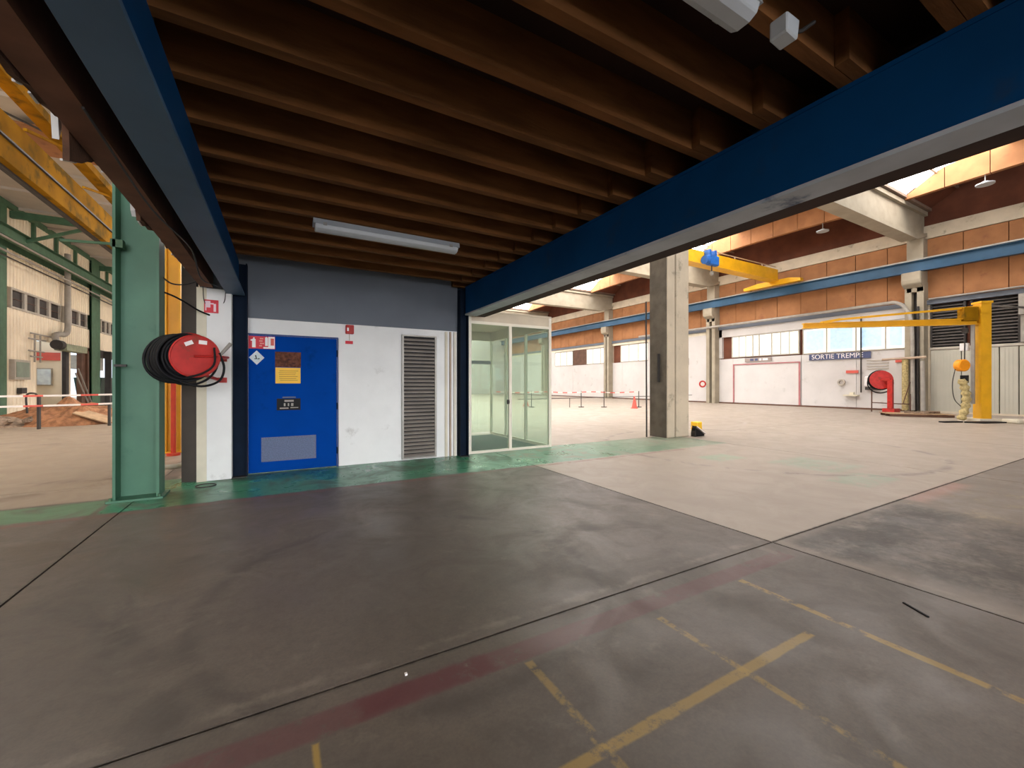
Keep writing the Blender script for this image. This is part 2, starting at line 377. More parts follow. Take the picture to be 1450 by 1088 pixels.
# vertical cladding right of the wall column
ye = [3.0, 3.55, 4.1, 4.65, 5.2, 5.8, 6.4, 7.06, 8.2]
for a, b in zip(ye[:-1], ye[1:]):
    q = B().box(29.95, 30.15, a + .02, b - .02, .08, 3.28)
    n = int((b - a) / .12)
    for k in range(n): q.box(29.935, 29.95, a + .05 + k * (b - a - .1) / n, a + .05 + (k + .45) * (b - a - .1) / n, .1, 3.26)
    q.build('panel', 'wallpanel', wr)
B().box(29.9, 30.15, 2.4, 8.25, 3.3, 3.42).build('ledge', 'mullion', wr)
B().box(29.88, 30.15, 2.4, 8.25, 0, .08).build('skirting', 'conc', wr)

def window(n, y0, y1, z0, z1, cuts, pm, x=29.9, fw=.07, fm='mullion', bars=0, inner=False):
    w = holder('window_%d' % n, (x, (y0 + y1) / 2, z0))
    fr = B().box(x, x + .12, y0, y1, z0, z0 + fw).box(x, x + .12, y0, y1, z1 - fw, z1)
    for c in [y0] + list(cuts) + [y1 - fw]: fr.box(x, x + .12, c, c + fw, z0 + fw, z1 - fw)
    fr.build('window_frame', fm, w)
    ed = [y0 + fw] + [v for c in cuts for v in (c, c + fw)] + [y1 - fw]
    for k in range(0, len(ed), 2):
        B().box(x + .05, x + .07, ed[k], ed[k + 1], z0 + fw, z1 - fw).build('pane', pm, w)
        if bars:
            m_ = max(1, int((ed[k + 1] - ed[k]) / bars)); q = B()
            for i in range(1, m_): yy = ed[k] + (ed[k + 1] - ed[k]) * i / m_; q.box(x + .035, x + .05, yy - .03, yy + .03, z0 + fw, z1 - fw)
            if q.v: q.build('glazing_bar', 'mullion', w)
        if inner:
            a, b_ = ed[k], ed[k + 1]; t = .13
            q = B().box(x + .02, x + .05, a, b_, z0 + fw, z0 + fw + t).box(x + .02, x + .05, a, b_, z1 - fw - t * .6, z1 - fw)
            q.box(x + .02, x + .05, a, a + t, z0 + fw + t, z1 - fw - t * .6).box(x + .02, x + .05, b_ - t, b_, z0 + fw + t, z1 - fw - t * .6); q.build('pane_border', 'winpale', w)
    return w
window(1, 9.12, 14.3, 3.44, 5.1, (10.0, 11.38, 12.9), 'winblue', inner=True)
window(2, 14.5, 19.2, 3.5, 5.1, (16.24, 17.1, 17.56), 'winpale', bars=.42)
window(3, 27.4, 31.0, 3.7, 5.4, (28.6, 29.8), 'winpale', bars=.6)
window(4, 32.95, 36.35, 3.7, 5.4, (34.0, 35.2), 'winpale', bars=.6)
window(5, 38.85, 42.5, 3.7, 5.4, (40.0, 41.3), 'winpale', bars=.6)
for a, b in ((8.2, 9.12), (20.3, 21.02), (32.2, 32.95), (44.1, 44.9)): B().box(29.98, 30.15, a, b, 0, 5.93).build('column_backing', 'conc', wr)
# dark louvred openings over the cladding
for n, (a, b) in enumerate(((2.5, 4.9), (5.15, 6.75), (6.9, 8.2))):
    lv = thing('wall_louver', (29.95, (a + b) / 2, 3.45), ('dark slatted wall louver at the right edge of frame beyond the post bracket',
               'dark slatted wall louver behind the yellow jib post', 'dark slatted wall louver beside the concrete wall column')[n], 'louver', 'dark louvers above the pale cladding')
    B().box(30.1, 30.14, a, b, 3.43, 5.68).build('back_panel', 'black', lv)
    for c_ in (a, b - .08): B().box(29.92, 30.1, c_, c_ + .08, 3.43, 5.68).build('frame_side', 'dark', lv)
    for k in range(14):
        z = 3.5 + k * .155
        B().add([(29.94, a + .08, z), (29.94, b - .08, z), (30.08, b - .08, z + .10), (30.08, a + .08, z + .10), (29.94, a + .08, z + .035), (29.94, b - .08, z + .035), (30.08, b - .08, z + .115), (30.08, a + .08, z + .115)],
                [(0, 1, 2, 3), (7, 6, 5, 4), (0, 4, 5, 1), (3, 2, 6, 7), (0, 3, 7, 4), (1, 5, 6, 2)]).build('slat', 'dslat', lv)
st = thing('steel_bracket', (29.8, 5, 3.4), 'grey steel bracket post on the wall that holds the jib crane stay', 'bracket')
B().box(29.55, 29.9, 4.9, 5.15, 4.7, 5.65).build('arm', 'pipe', st)
B().box(29.75, 29.9, 4.93, 5.12, 3.44, 4.7).build('post', 'pipe', st)

# concrete wall columns with corbels
cl = ['concrete wall column with corbel beside the red hose reel', 'slender concrete wall column with corbel left of the pale window', 'far concrete wall column left of the big square column', 'farthest concrete wall column seen past the glass vestibule']
for k, yc in enumerate((8.68, 20.62, 32.55, 44.5)):
    t = thing('wall_column', (29.6, yc, 0), cl[k], 'column', 'concrete columns along the far wall')
    B().box(29.4, 30.0, yc - .38, yc - .11, 0, 6.9).build('shaft', 'concb', t)
    B().box(29.4, 30.0, yc + .11, yc + .38, 0, 6.9).build('shaft', 'concb', t)
    B().box(29.75, 30.0, yc - .11, yc + .11, 0, 6.4).build('web', 'dark', t)
    B().prism([(29.4, 6.4), (29.4, 9.2), (30.0, 9.2), (30.0, 6.4)], 'y', yc - .36, yc + .30).build('upper_shaft', 'concb', t)
    B().prism([(29.4, 6.6), (29.05, 6.8), (29.0, 7.0), (29.0, 7.42), (29.4, 7.42)], 'y', yc - .38, yc + .42).build('corbel', 'concb', t, bevel=.04)
# concrete roof beams on the columns
bl = ['deep concrete roof beam over the right hall, nearest one', 'concrete roof beam behind the blue hoist', 'far concrete roof beam above the vestibule', 'farthest concrete roof beam of the right hall']
for k, yc in enumerate((8.65, 20.5, 32.45, 44.4)):
    t = thing('roof_beam', (17, yc, 9), bl[k], 'beam', 'concrete roof beams of the right hall')
    B().prism([(4.4, 9.0), (28.6, 9.0), (30, 9.35), (30, 10.65), (4.4, 10.65)], 'y', yc - .2, yc + .3).build('web', 'concb', t)
    B().prism([(4.4, 9.0), (28.6, 9.0), (30, 9.35), (30, 9.55), (28.6, 9.22), (4.4, 9.22)], 'y', yc - .34, yc - .2).build('bottom_flange', 'concb', t)
    B().box(4.4, 30, yc - .34, yc - .2, 10.45, 10.65).build('top_flange', 'concb', t)

# arched orange beams and vaulted roof
BAYS = [(-3.0, 8.3), (8.95, 20.15), (20.8, 32.1), (32.75, 44.05), (44.7, 56)]
def zt(u, L):
    d = min(u, 1 - u) * L; return 10.78 + .95 * (1 - (1 - min(1, d / 2.4)) ** 2) + .12 * (1 - (2 * u - 1) ** 2)
def zb(u, lo=10.62, h=.12): return lo + h * (1 - (2 * u - 1) ** 2)
roof = holder('ceiling', (17, 0, 10.5))
ai = ['orange arched roof beam in the bay nearest the camera', 'orange arched roof beam above the yellow bridge crane', 'orange arched roof beam between the far concrete beams', 'orange arched roof beam over the vestibule', 'orange arched roof beam at the far end of the hall']
for k, (a, b) in enumerate(BAYS):
    n = 8
    t = thing('arched_beam', (27, (a + b) / 2, 10.6), ai[k], 'beam', 'orange arched roof beams')
    for i in range(n):
        y0, y1 = a + (b - a) * i / n + .015, a + (b - a) * (i + 1) / n - .015; u0, u1 = i / n, (i + 1) / n
        B().prism([(y0, zb(u0)), (y1, zb(u1)), (y1, zt(u1, b - a)), (y0, zt(u0, b - a))], 'x', 26.9, 27.15).build('panel', 'orange', t)
    # shell segments: rooflight sheets close to the beams, opaque sheets elsewhere
    m_ = 10
    for i in range(m_):
        y0, y1 = a + (b - a) * i / m_, a + (b - a) * (i + 1) / m_; u0, u1 = i / m_, (i + 1) / m_
        z0, z1 = zt(u0, b - a) + .05, zt(u1, b - a) + .05
        def sheet(x0, x1, mm, nm):
            B().add([(x0, y0, z0), (x1, y0, z0), (x1, y1, z1), (x0, y1, z1), (x0, y0, z0 + .06), (x1, y0, z0 + .06), (x1, y1, z1 + .06), (x0, y1, z1 + .06)],
                    [(0, 3, 2, 1), (4, 5, 6, 7), (0, 1, 5, 4), (1, 2, 6, 5), (2, 3, 7, 6), (3, 0, 4, 7)]).build(nm, mm, roof)
        sheet(27.15, 30.4, 'roofbrown', 'roof_sheet')
        lit = i in (7, 8, 9)
        sheet(23.4, 26.9, 'skyR' if lit else 'sheet', 'rooflight' if lit else 'roof_sheet')
        sheet(9.0, 23.4, 'skyR' if i in (1, 2, 7, 8) and k > 0 or i == 8 else 'sheet', 'rooflight' if i in (1, 2, 7, 8) and k > 0 or i == 8 else 'roof_sheet')
        sheet(4.0, 9.0, 'skyR' if i in (1, 2, 7, 8) and k > 0 else 'sheet', 'rooflight' if i in (1, 2, 7, 8) and k > 0 else 'roof_sheet')
        B().box(23.0, 26.9, y0 - .04, y0 + .04, z0 - .12, z0 - .01).build('purlin', 'purlin', roof)
        B().box(27.15, 29.9, y0 - .04, y0 + .04, z0 - .12, z0 - .01).build('purlin', 'sheet', roof)
B().box(3.9, 4.1, -14, 66, 9.0, 12.2).build('gutter_beam', 'conc', roof)
B().box(4.0, 30.4, -14, -3.0, 11.6, 11.8).build('roof_sheet', 'sheet', roof)
for a in (-3.4, 8.3, 20.2, 32.1, 44.1): B().box(4, 30.4, a - .1, a + .9, 10.7, 10.84).build('roof_sheet', 'sheet', roof)
structure(B().box(-12.2, 30.4, 56, 56.3, 0, 12.2).build('wall_back', 'wallwhite'))
structure(B().box(-12.2, 30.4, -14.3, -14, 0, 12.2).build('wall_front', 'clad'))
structure(B().box(30.15, 30.4, -14, 2.4, 0, 12.2).build('wall_side', 'wallwhite'))

wfr = holder('window_20', (1.5, -13.95, 1.2))  # unseen glowing windows, added behind the camera to brighten the door wall
for k in range(8): B().box(-7.4 + k * 2.4, -5.15 + k * 2.4, -13.98, -13.95, 1.0, 7.0).build('pane', 'addedfront', wfr)
q = B()
for k in range(9): q.box(-7.55 + k * 2.4, -7.4 + k * 2.4, -14, -13.9, .9, 7.1)
q.build('window_frame', 'mullion', wfr)
# blue crane runway along the far wall
t = thing('crane_runway', (29.4, 24, 7.45), 'long blue crane runway rail along the orange far wall', 'rail')
B().ibeam(29.4, 2.4, 56, 7.45, 8.02, .3).build('beam', 'rail', t)
B().box(29.2, 29.3, 2.4, 56, 8.03, 8.1).build('rail_head', 'steel', t)
# bridge crane
t = thing('bridge_crane', (18, 15.5, 8.1), 'yellow overhead bridge crane spanning under the arched roof', 'crane')
B().box(6, 28.9, 15.3, 15.75, 8.45, 9.15).build('girder', 'yellow', t, bevel=.02)
B().box(6, 28.9, 15.2, 15.85, 8.38, 8.45).build('bottom_flange', 'yellow', t)
B().prism([(13.9, 8.12), (17.6, 8.12), (17.6, 8.3), (16.6, 8.45), (14.6, 8.45), (13.9, 8.3)], 'x', 28.8, 29.15).build('end_carriage', 'yellow', t)
for y in (14.15, 17.3): B().ring((29.18, y, 8.2), (1, 0, 0), 0, .12, .08, 16).build('wheel', 'dark', t)
B().tube([(6, 15.85, 9.55), (29.6, 15.85, 9.55)], .03).build('handrail', 'purlin', t)
for x in range(7, 29, 3): B().beam((x, 15.8, 9.1), (x, 15.85, 9.55), .05, .05).build('handrail_post', 'purlin', t)
h = thing('chain_hoist', (21.6, 15.2, 8.0), 'blue electric hoist trolley hanging on the yellow crane girder', 'hoist')
B().box(21.1, 22.0, 14.85, 15.15, 8.3, 8.85).build('motor_body', 'hoist', h, bevel=.05)
B().ring((21.0, 15.0, 8.55), (1, 0, 0), 0, .24, .3, 16).build('drum_cover', 'hoist', h)
B().box(21.25, 21.4, 14.95, 15.9, 8.85, 9.2).box(21.75, 21.9, 14.95, 15.9, 8.85, 9.2).build('trolley_plate', 'hoist', h)
B().beam((21.5, 15.0, 8.3), (21.5, 15.0, 7.95), .05, .05).build('chain', 'dark', h)
B().ring((21.5, 15.0, 7.85), (0, 1, 0), .04, .12, .1, 12).build('hook', 'steel', h)

# high-bay lamps under the arches
for k, (x, y, z) in enumerate(((27, 11.87, 10.25), (27, 5.64, 10.3), (27, 18.7, 10.1))):
    t = thing('high_bay_lamp', (x, y, z), ('white high bay lamp above the yellow bridge crane', 'white high bay lamp under the nearest arched beam', 'white high bay lamp just right of the big square column')[k], 'lamp', 'high bay lamps')
    B().ring((x, y, z), (0, 0, 1), 0, .3, .05, 20).build('shade', 'tube', t)
    B().tube([(x, y, z), (x, y, z + .12)], [.16, .1], 12).build('housing', 'lampbase', t)
    B().tube([(x, y, z + .1), (x, y, z + .45)], .02).build('hanger', 'steel', t)

# big square column, foreground of the hall
t = thing('square_column', (9.8, 8.15, 0), 'big square concrete column of two shafts standing near the green walkway', 'column')
B().box(9.32, 9.64, 7.85, 8.45, 0, 9.0).build('shaft', 'conc', t, bevel=.02)
B().box(9.68, 10.22, 7.85, 8.45, 0, 9.0).build('shaft', 'conc', t, bevel=.02)
B().box(9.29, 9.32, 7.87, 8.45, 0, 9.0).build('dark_side_layer', mat('column_side', (96, 88, 78), .85, var=.2, bump=.2), t)  # thin layer over the left face, darker than the shafts
B().box(10.22, 10.42, 8.1, 8.35, 0, 9.0).build('web', 'concd', t)
B().box(10.38, 10.46, 8.05, 8.4, .7, 9.0).build('edge_strip', 'cream', t)
B().beam((9.27, 8.1, 1.55), (9.27, 8.1, 2.35), .03, .12).build('cable_box', 'dark', t)
tag(B().tube([(9.0, 8.3, 0), (9.08, 8.38, 1.2), (9.2, 8.5, 2.6), (9.26, 8.56, 3.9)], .022).build('leaning_pole', 'dark', org=(9.15, 8.2, 0)), 'thin dark pole leaning on the left side of the square column', 'pole')
t = thing('tarpaulin_bundle', (10.45, 7.85, 0), 'small black and white tarpaulin bundle slumped at the foot of the square column', 'bundle')
def wedge(x0, x1, y0, y1, za, zb_, th=None):
    z0a, z0b = (0, 0) if th is None else (za - th, zb_ - th)
    return B().add([(x0, y0, z0a), (x1, y0, z0b), (x1, y1, z0b), (x0, y1, z0a), (x0, y0, za), (x1, y0, zb_), (x1, y1, zb_), (x0, y1, za)],
        [(0, 3, 2, 1), (4, 5, 6, 7), (0, 1, 5, 4), (1, 2, 6, 5), (2, 3, 7, 6), (3, 0, 4, 7)])
wedge(10.26, 10.66, 7.66, 7.8, .26, .05).build('dark_side', 'black', t, bevel=.015)
wedge(10.3, 10.7, 7.63, 7.82, .30, .07, .03).build('pale_flap', 'tape', t)
wedge(10.24, 10.30, 7.66, 7.8, .1, .3).build('dark_fold', 'dark', t)
tag(B().box(11.6, 11.85, 8.6, 8.85, 0, .28).build('yellow_crate', 'signyellow', org=(11.7, 8.7, 0), bevel=.02), 'small yellow box on the floor behind the tarpaulin bundle', 'box')

# ------------------------------------------------------------------ jib crane
t = thing('jib_crane', (24.5, 5.2, 0), 'tall yellow jib crane standing by the pale wall cladding', 'crane')
ax = Vector((19.2 - 24.5, 9.2 - 5.2, 0)).normalized(); sd = Vector((-ax.y, ax.x, 0))
def jp(u, z, s=0): return Vector((24.5, 5.2, z)) + ax * u + sd * s
B().beam((24.5, 5.2, .1), (24.5, 5.2, 4.72), .35, .35, ax).build('post', 'yellow', t)
B().beam((24.5, 5.2, 0), (24.5, 5.2, .12), .95, .95, ax).build('plinth', 'cream', t)
B().beam((24.5, 5.2, 4.72), (24.5, 5.2, 4.8), .42, .42, ax).build('cap', 'yellow', t)
q = B(); q.beam(jp(.2, 4.12), jp(6.6, 4.05), .22, .03).beam(jp(.2, 3.9), jp(6.6, 3.86), .22, .03).beam(jp(.2, 4.01), jp(6.6, 3.95), .05, .2); q.build('boom', 'yellow', t)
B().beam(jp(.2, 4.6), jp(5.2, 4.2), .1, .08).build('tie_bar', 'yellow', t)
B().beam(jp(5.2, 4.2), jp(5.9, 4.08), .16, .1).build('tie_lug', 'yellow', t)
B().beam(jp(.25, 4.3), jp(.75, 4.3), .3, .55).build('slew_bracket', 'oyellow', t)
B().beam(jp(.32, .7), jp(.32, 3.9), .1, .12).build('cable_duct', 'pipe', t)
B().beam(jp(0, 2.05, -.19), jp(0, 2.28, -.19), .34, .02).build('label_plate', 'signwhite', t)
B().beam((24.6, 5.1, 4.65), (29.55, 5.0, 5.0), .07, .07).build('wall_stay', 'steel', t)
h = thing('jib_hoist', jp(.7, 1.7), 'orange chain hoist hanging with a canvas chain bag beside the yellow jib post', 'hoist')
B().ring(jp(.72, 2.25), (.49, .87, 0), 0, .24, .26, 20).build('hoist_body', 'orangeplastic', h, bevel=.03)
B().tube([jp(.62, 2.4), jp(.6, 3.85)], .02).build('chain', 'dark', h)
B().box(*[v for c in ((jp(.6, 0).x - .08, jp(.6, 0).x + .08), (jp(.6, 0).y - .08, jp(.6, 0).y + .08), (3.55, 3.75)) for v in c]).build('trolley', 'dark', h)
B().tube(curve_pts([jp(.72, 1.7), jp(.6, 1.3), jp(.55, .9), jp(.62, .45), jp(.75, .06)]), [.1 + .06 * math.sin(i * .9) ** 2 for i in range(25)], 10).build('chain_bag', 'canvas', h)
B().box(*[v for c in ((jp(.62, 0).x - .1, jp(.62, 0).x + .1), (jp(.62, 0).y - .1, jp(.62, 0).y + .1), (1.55, 1.85)) for v in c]).build('control_box', 'black', h)
B().tube(curve_pts([jp(.95, 2.1), jp(1.05, 1.5), jp(.98, .9), jp(.75, .6)]), .015).build('cable', 'dark', h)
tag(B().box(24.05, 24.3, 5.5, 5.72, 2.85, 3.15).build('control_panel', 'signwhite', org=(24.1, 5.6, 2.9)), 'small white switch box on the jib crane cable duct', 'switch')
tag(B().prism([(23.0, 5.35), (23.1, 4.9), (24.2, 4.5), (24.3, 5.0)], 'z', 0.0, .05).build('rubber_mat', 'black', org=(23.5, 5, 0)), 'black rubber mat on the floor in front of the jib crane', 'mat')
tag(B().prism([(22.4, 5.9), (22.3, 5.7), (23.1, 5.4), (23.2, 5.6)], 'z', 0.0, .05).build('rubber_mat', 'black', org=(22.7, 5.6, 0)), 'narrow dark mat strip left of the jib crane foot', 'mat')
tag(B().prism([(24.4, 4.7), (24.9, 4.3), (24.9, 3.9), (24.1, 4.2)], 'z', 0.0, .16).build('concrete_block', 'cream', org=(24.5, 4.3, 0), bevel=.04), 'low pale concrete block on the floor right of the jib crane foot', 'block')

# ------------------------------------------------------------------ hose reel stand, pallet, pipes, wall equipment
t = thing('hose_reel_stand', (27.4, 8.95, 0), 'bright red hose reel on a red floor stand before the far wall', 'hose reel')
a = Vector((.75, -.66, 0))
B().ring((27.2, 9.3, 1.72), (.75, .5, 0), 0, .48, .05, 28).build('disc', 'red', t)
B().ring((27.5, 9.5, 1.72), (.75, .5, 0), 0, .48, .05, 28).build('disc', 'red', t)
B().torus((27.35, 9.4, 1.7), (.75, .5, 0), .44, .09, 32, 8).torus((27.3, 9.38, 1.55), (.75, .5, 0), .52, .03, 32, 6).build('hose', 'black', t)
B().beam((27.1, 8.9, 0), (27.1, 8.9, 1.72), .2, .2).beam((27.1, 8.9, 1.72), (27.2, 9.3, 1.72), .12, .12).build('post', 'red', t)
B().prism([(26.8, 8.65), (27.5, 8.65), (27.3, 9.2), (27.0, 9.2)], 'z', 0, .25).build('foot', 'red', t)
B().tube([(27.9, 9.95, 0), (27.9, 9.95, 1.2)], .03).tube([(27.9, 9.95, .5), (27.1, 8.6, .5), (27.3, 8.2, .5)], .025).tube([(27.3, 8.2, 0), (27.3, 8.2, 1.0)], .025).tube([(27.3, 8.2, 1.6), (27.2, 8.45, .5)], .02).build('stand_frame', 'brown', t)
t = thing('pallet', (25.6, 7.3, 0), 'flat wooden pallet on the floor at the foot of the concrete wall column', 'pallet')
u = Vector((27.3 - 25.2, 5.9 - 8.6, 0)).normalized(); w_ = Vector((-u.y, u.x, 0))
def pp(a, b, z): return Vector((25.6, 7.5, 0)) + u * a + w_ * b + Vector((0, 0, z))
for b_ in (-.5, 0, .5): B().beam(pp(-1.1, b_, .06), pp(1.1, b_, .06), .1, .1).build('bearer', 'brown', t)
for k in range(9): B().beam(pp(-1.05 + k * .262, -.55, .13), pp(-1.05 + k * .262, .55, .13), .2, .025).build('board', 'plank', t)
tag(B().beam(pp(-.3, .2, .145), pp(.4, -.2, .145), .5, .14).beam(pp(.2, -.2, .2), pp(.8, .2, .2), .3, .1).build('scrap_pile', 'rubble'), 'rusty scrap lying on the wooden pallet', 'scrap')
# pipes on the wall column
tag(B().tube(curve_pts([(29.35, 28, 5.95), (29.35, 14, 5.95), (29.3, 10.2, 5.98), (29.25, 9.3, 5.9), (29.22, 8.85, 5.3), (29.2, 8.7, 4.4), (29.2, 8.68, 2), (29.2, 8.66, .1)], 8), .09).build('bent_pipe', 'pipe', org=(29.3, 9, 0)), 'grey pipe running along the wall and bending down the column', 'pipe')
tag(B().tube([(29.3, 8.50, .1), (29.3, 8.50, 5.6)], .06).build('riser_pipe', 'dark', org=(29.3, 8.5, 0)), 'dark vertical riser pipe on the concrete wall column', 'pipe')
tag(B().tube([(29.2, 8.98, .1), (29.2, 8.98, 2.9)], .14).build('lagged_pipe', 'canvas', org=(29.2, 9, 0)), 'thick cream lagged pipe at the foot of the wall column', 'pipe')
tag(B().tube([(29.15, 8.25, .1), (29.15, 8.28, 2.7)], .1).build('lagged_pipe', 'pipe', org=(29.15, 8.3, 0)), 'thick grey lagged pipe at the right side of the wall column', 'pipe')
tag(B().tube([(29.05, 9.9, 2.85), (29.05, 8.1, 2.9)], .06).build('valve_pipe', 'purlin', org=(29, 9, 2.8)), 'short horizontal pipe crossing the wall column at shoulder height', 'pipe')
tag(B().tube([(29.7, 2.4, 6.02), (29.7, 8.2, 5.96)], .05).build('conduit', 'steel', org=(29.7, 5, 6)), 'thin grey conduit running above the dark louvers', 'conduit')
tag(B().tube([(29.85, 11.15, 1.0), (29.85, 11.15, 5.5)], .04).build('down_pipe', 'dark', org=(29.85, 11.15, 1)), 'thin dark vertical pipe across the blue windows and sign', 'pipe')
# writing on the wall
t = thing('wall_sign', (29.9, 12.3, 3.2), 'slate blue banner sign SORTIE TREMPE under the blue windows', 'sign')
B().box(29.86, 29.9, 10.7, 13.9, 3.02, 3.40).build('board', 'signblue', t)
text('lettering', 'SORTIE TREMPE', .42, (29.85, 13.75, 3.21), (0, -1, 0), (0, 0, 1), 'signwhite', t, squeeze=.92)
t = thing('wall_sign', (29.9, 17.2, 3.2), 'taupe banner sign with worn lettering above the red outlined panel', 'sign')
B().box(29.86, 29.9, 16.25, 18.15, 3.12, 3.4).build('board', 'signbrown', t)
for k, (a_, b_) in enumerate(((17.5, 17.75), (17.2, 17.4), (16.95, 17.1), (16.5, 16.85))): B().box(29.85, 29.86, a_, b_, 3.19, 3.33).build('worn_letter', 'signblue' if k < 2 else 'signwhite', t)
tag(B().box(29.9, 29.94, 19.0, 19.1, .1, 3.0).box(29.9, 29.94, 14.45, 14.55, .1, 3.0).box(29.9, 29.94, 14.55, 19.0, 2.92, 3.0).build('red_outline', mat('outline', (170, 110, 112), .7), org=(29.9, 17, 0)), 'thin dull red frame around a wide white wall panel', 'frame')
tag(B().box(29.86, 29.94, 11.3, 11.9, 2.15, 2.32).build('red_notice', 'tapered', org=(29.9, 11.6, 2.2)), 'small red notice strip on the white wall left of the thin pipe', 'sign')
tag(B().box(29.86, 29.94, 9.15, 9.6, 2.7, 2.95).build('red_notice', 'tapered', org=(29.9, 9.4, 2.8)), 'small red notice strip beside the concrete wall column', 'sign')
tag(B().ring((29.9, 12.15, 1.6), (1, 0, 0), .12, .2, .1, 16).build('wall_ring', 'mullion', org=(29.9, 12.15, 1.5)), 'small oval grey holder on the white wall left of the thin pipe', 'holder')
t = thing('wall_cabinet', (29.8, 10.6, 1.4), 'small white wall cabinet with a dark base beside the red reel', 'cabinet')
B().box(29.7, 29.95, 10.2, 10.95, 1.35, 1.95).build('body', 'signwhite', t, bevel=.05)
B().box(29.68, 29.95, 10.25, 10.9, 1.15, 1.33).build('tray', 'dark', t)
tag(B().box(29.6, 29.95, 11.25, 11.95, .78, .86).box(29.8, 29.95, 11.5, 11.7, .86, 1.0).build('wall_shelf', 'cream', org=(29.8, 11.6, .8)), 'small pale shelf on the white wall under the oval holder', 'shelf')
for k in range(4): tag(B().box(29.9, 29.93, 9.9, 10.9, 2.35 + k * .16, 2.41 + k * .16).build('notice_strip', 'mullion', org=(29.9, 10.4, 2.35 + k * .16)), ('lowest', 'second lowest', 'second highest', 'topmost')[k] + ' of four faint grey strips stacked under the banner sign', 'notice', 'grey notice strips')
tag(B().box(29.86, 29.94, 23.0, 23.9, 3.1, 3.7).build('wall_notice', 'mullion', org=(29.9, 23.4, 3.4)), 'small grey notice board right of the big square column', 'notice')
tag(B().torus((29.3, 21.25, 1.5), (1, .3, 0), .22, .06, 24, 6).build('hose_coil', 'red', org=(29.3, 21.2, 1.5)), 'small red hose coil hung at the second wall column', 'hose')

# barrier in the far hall
t = thing('barrier', (17.5, 20.5, 0), 'red and white taped barrier on the hall floor past the vestibule', 'barrier')
for x, y in ((14.0, 22.5), (16.79, 20.93), (18.06, 20.2), (20.0, 19.1)):
    B().tube([(x, y, 0), (x, y, 1.05)], .025).ring((x, y, .02), (0, 0, 1), 0, .18, .04, 16).build('post', 'dark', t)
for i in range(30):
    q0, q1 = i / 30, (i + 1) / 30
    def L(s_): return Vector((12.0 + 8 * s_, 23.6 - 4.5 * s_, 1.0 - .06 * math.sin(s_ * PI * 3) ** 2))
    B().beam(L(q0), L(q1), .01, .06).build('tape', 'tape' if i % 2 else 'tapered', t)
for k, (x, y) in enumerate(((14.5, 24.0), (18.9, 18.4))):
    tag(B().ring((x, y, .02), (0, 0, 1), 0, .22, .04, 16).tube([(x, y, .03), (x, y, .75)], [.17, .03], 12).build('traffic_cone', 'tapered', org=(x, y, 0)), ('faded red traffic cone at the left end of the hall barrier', 'faded red traffic cone beside the square column')[k], 'cone')
tag(B().tube([(12, 20.8, .6), (29, 22, .6)], .02).tube([(22, 21.5, 0), (22, 21.5, .6)], .02).tube([(16, 21.1, 0), (16, 21.1, .6)], .02).build('low_rope', 'dark', org=(20, 21, 0)), 'low dark rope line strung across the far hall floor', 'rope')

# ------------------------------------------------------------------ MEZZANINE: deck, joists, blue beams, posts
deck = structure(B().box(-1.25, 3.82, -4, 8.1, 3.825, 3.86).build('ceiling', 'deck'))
j0 = None
for k in range(-12, 12):
    y = 2.35 + .518 * k
    if y > 8.0: continue
    if j0 is None: j0 = B().box(-.74, 3.42, y - .04, y + .04, 3.502, 3.825).build('joist', 'wood', deck); jy = y
    else: clone(j0, 0, y - jy, 0)
l0 = None
for k in range(-12, 12):
    y = 2.35 + .518 * k - .082
    if y > 8.0: continue
    if l0 is None: l0 = B().box(3.04, 3.78, y - .038, y + .038, 3.502, 3.825).build('joist', 'wood', deck); ly = y; l1 = B().box(-1.1, -.7, y - .038, y + .038, 3.502, 3.825).build('joist', 'wood', deck)
    else: clone(l0, 0, y - ly, 0); clone(l1, 0, y - ly, 0)
for k in range(-12, 12):   # outer rim board right
    pass
B().box(3.57, 3.79, -4, 8.0, 2.935, 3.50).build('rim_board', 'deck', deck)
B().box(3.785, 3.815, -4, 8.0, 3.505, 3.82).build('rim_board', 'deck', deck)
def girder(name, x, w, m1, m2, label, y1=7.88):
    t = thing(name, (x, 2, 2.92), label, 'beam')
    z0, z1 = 2.92, 3.50
    B().box(x - w / 2, x + w / 2, -4, y1, z0, z0 + .03).build('bottom_flange', m2, t)
    B().box(x - w / 2, x + (w / 2 if x > 0 else .03), -4, y1, z1 - .03, z1).build('top_flange', m1, t)
    return t
t = girder('steel_girder', 3.42, .26, 'blue', 'flange', 'deep blue steel girder under the wooden deck on the right side')
B().box(3.30, 3.32, -4, 7.88, 2.95, 3.47).build('web', 'blue', t)
t = girder('steel_girder', -.65, .24, 'bluegrey', 'bluegrey', 'blue steel girder under the wooden deck on the left side')
B().box(-.63, -.61, -4, 7.88, 2.95, 3.47).build('web', 'blue', t)
for k, (x0, x1) in enumerate(((-.72, -.5), (3.2, 3.38))):
    t = thing('steel_post', ((x0 + x1) / 2, 8.0, 0), ('dark blue steel post between the white pier and the blue door', 'dark blue steel post between the white wall and the glass vestibule')[k], 'post', 'dark blue posts under the girders')
    B().box(x0, x0 + .018, 7.9, 8.07, .01, 3.45).box(x1 - .018, x1, 7.9, 8.07, .01, 3.45).box(x0 + .018, x1 - .018, 7.98, 8.0, .01, 3.45).build('shaft', 'navy', t)
    B().box(x0 - .0, x1 + .0, 7.86, 8.07, 0, .012).build('base_plate', 'dark', t)
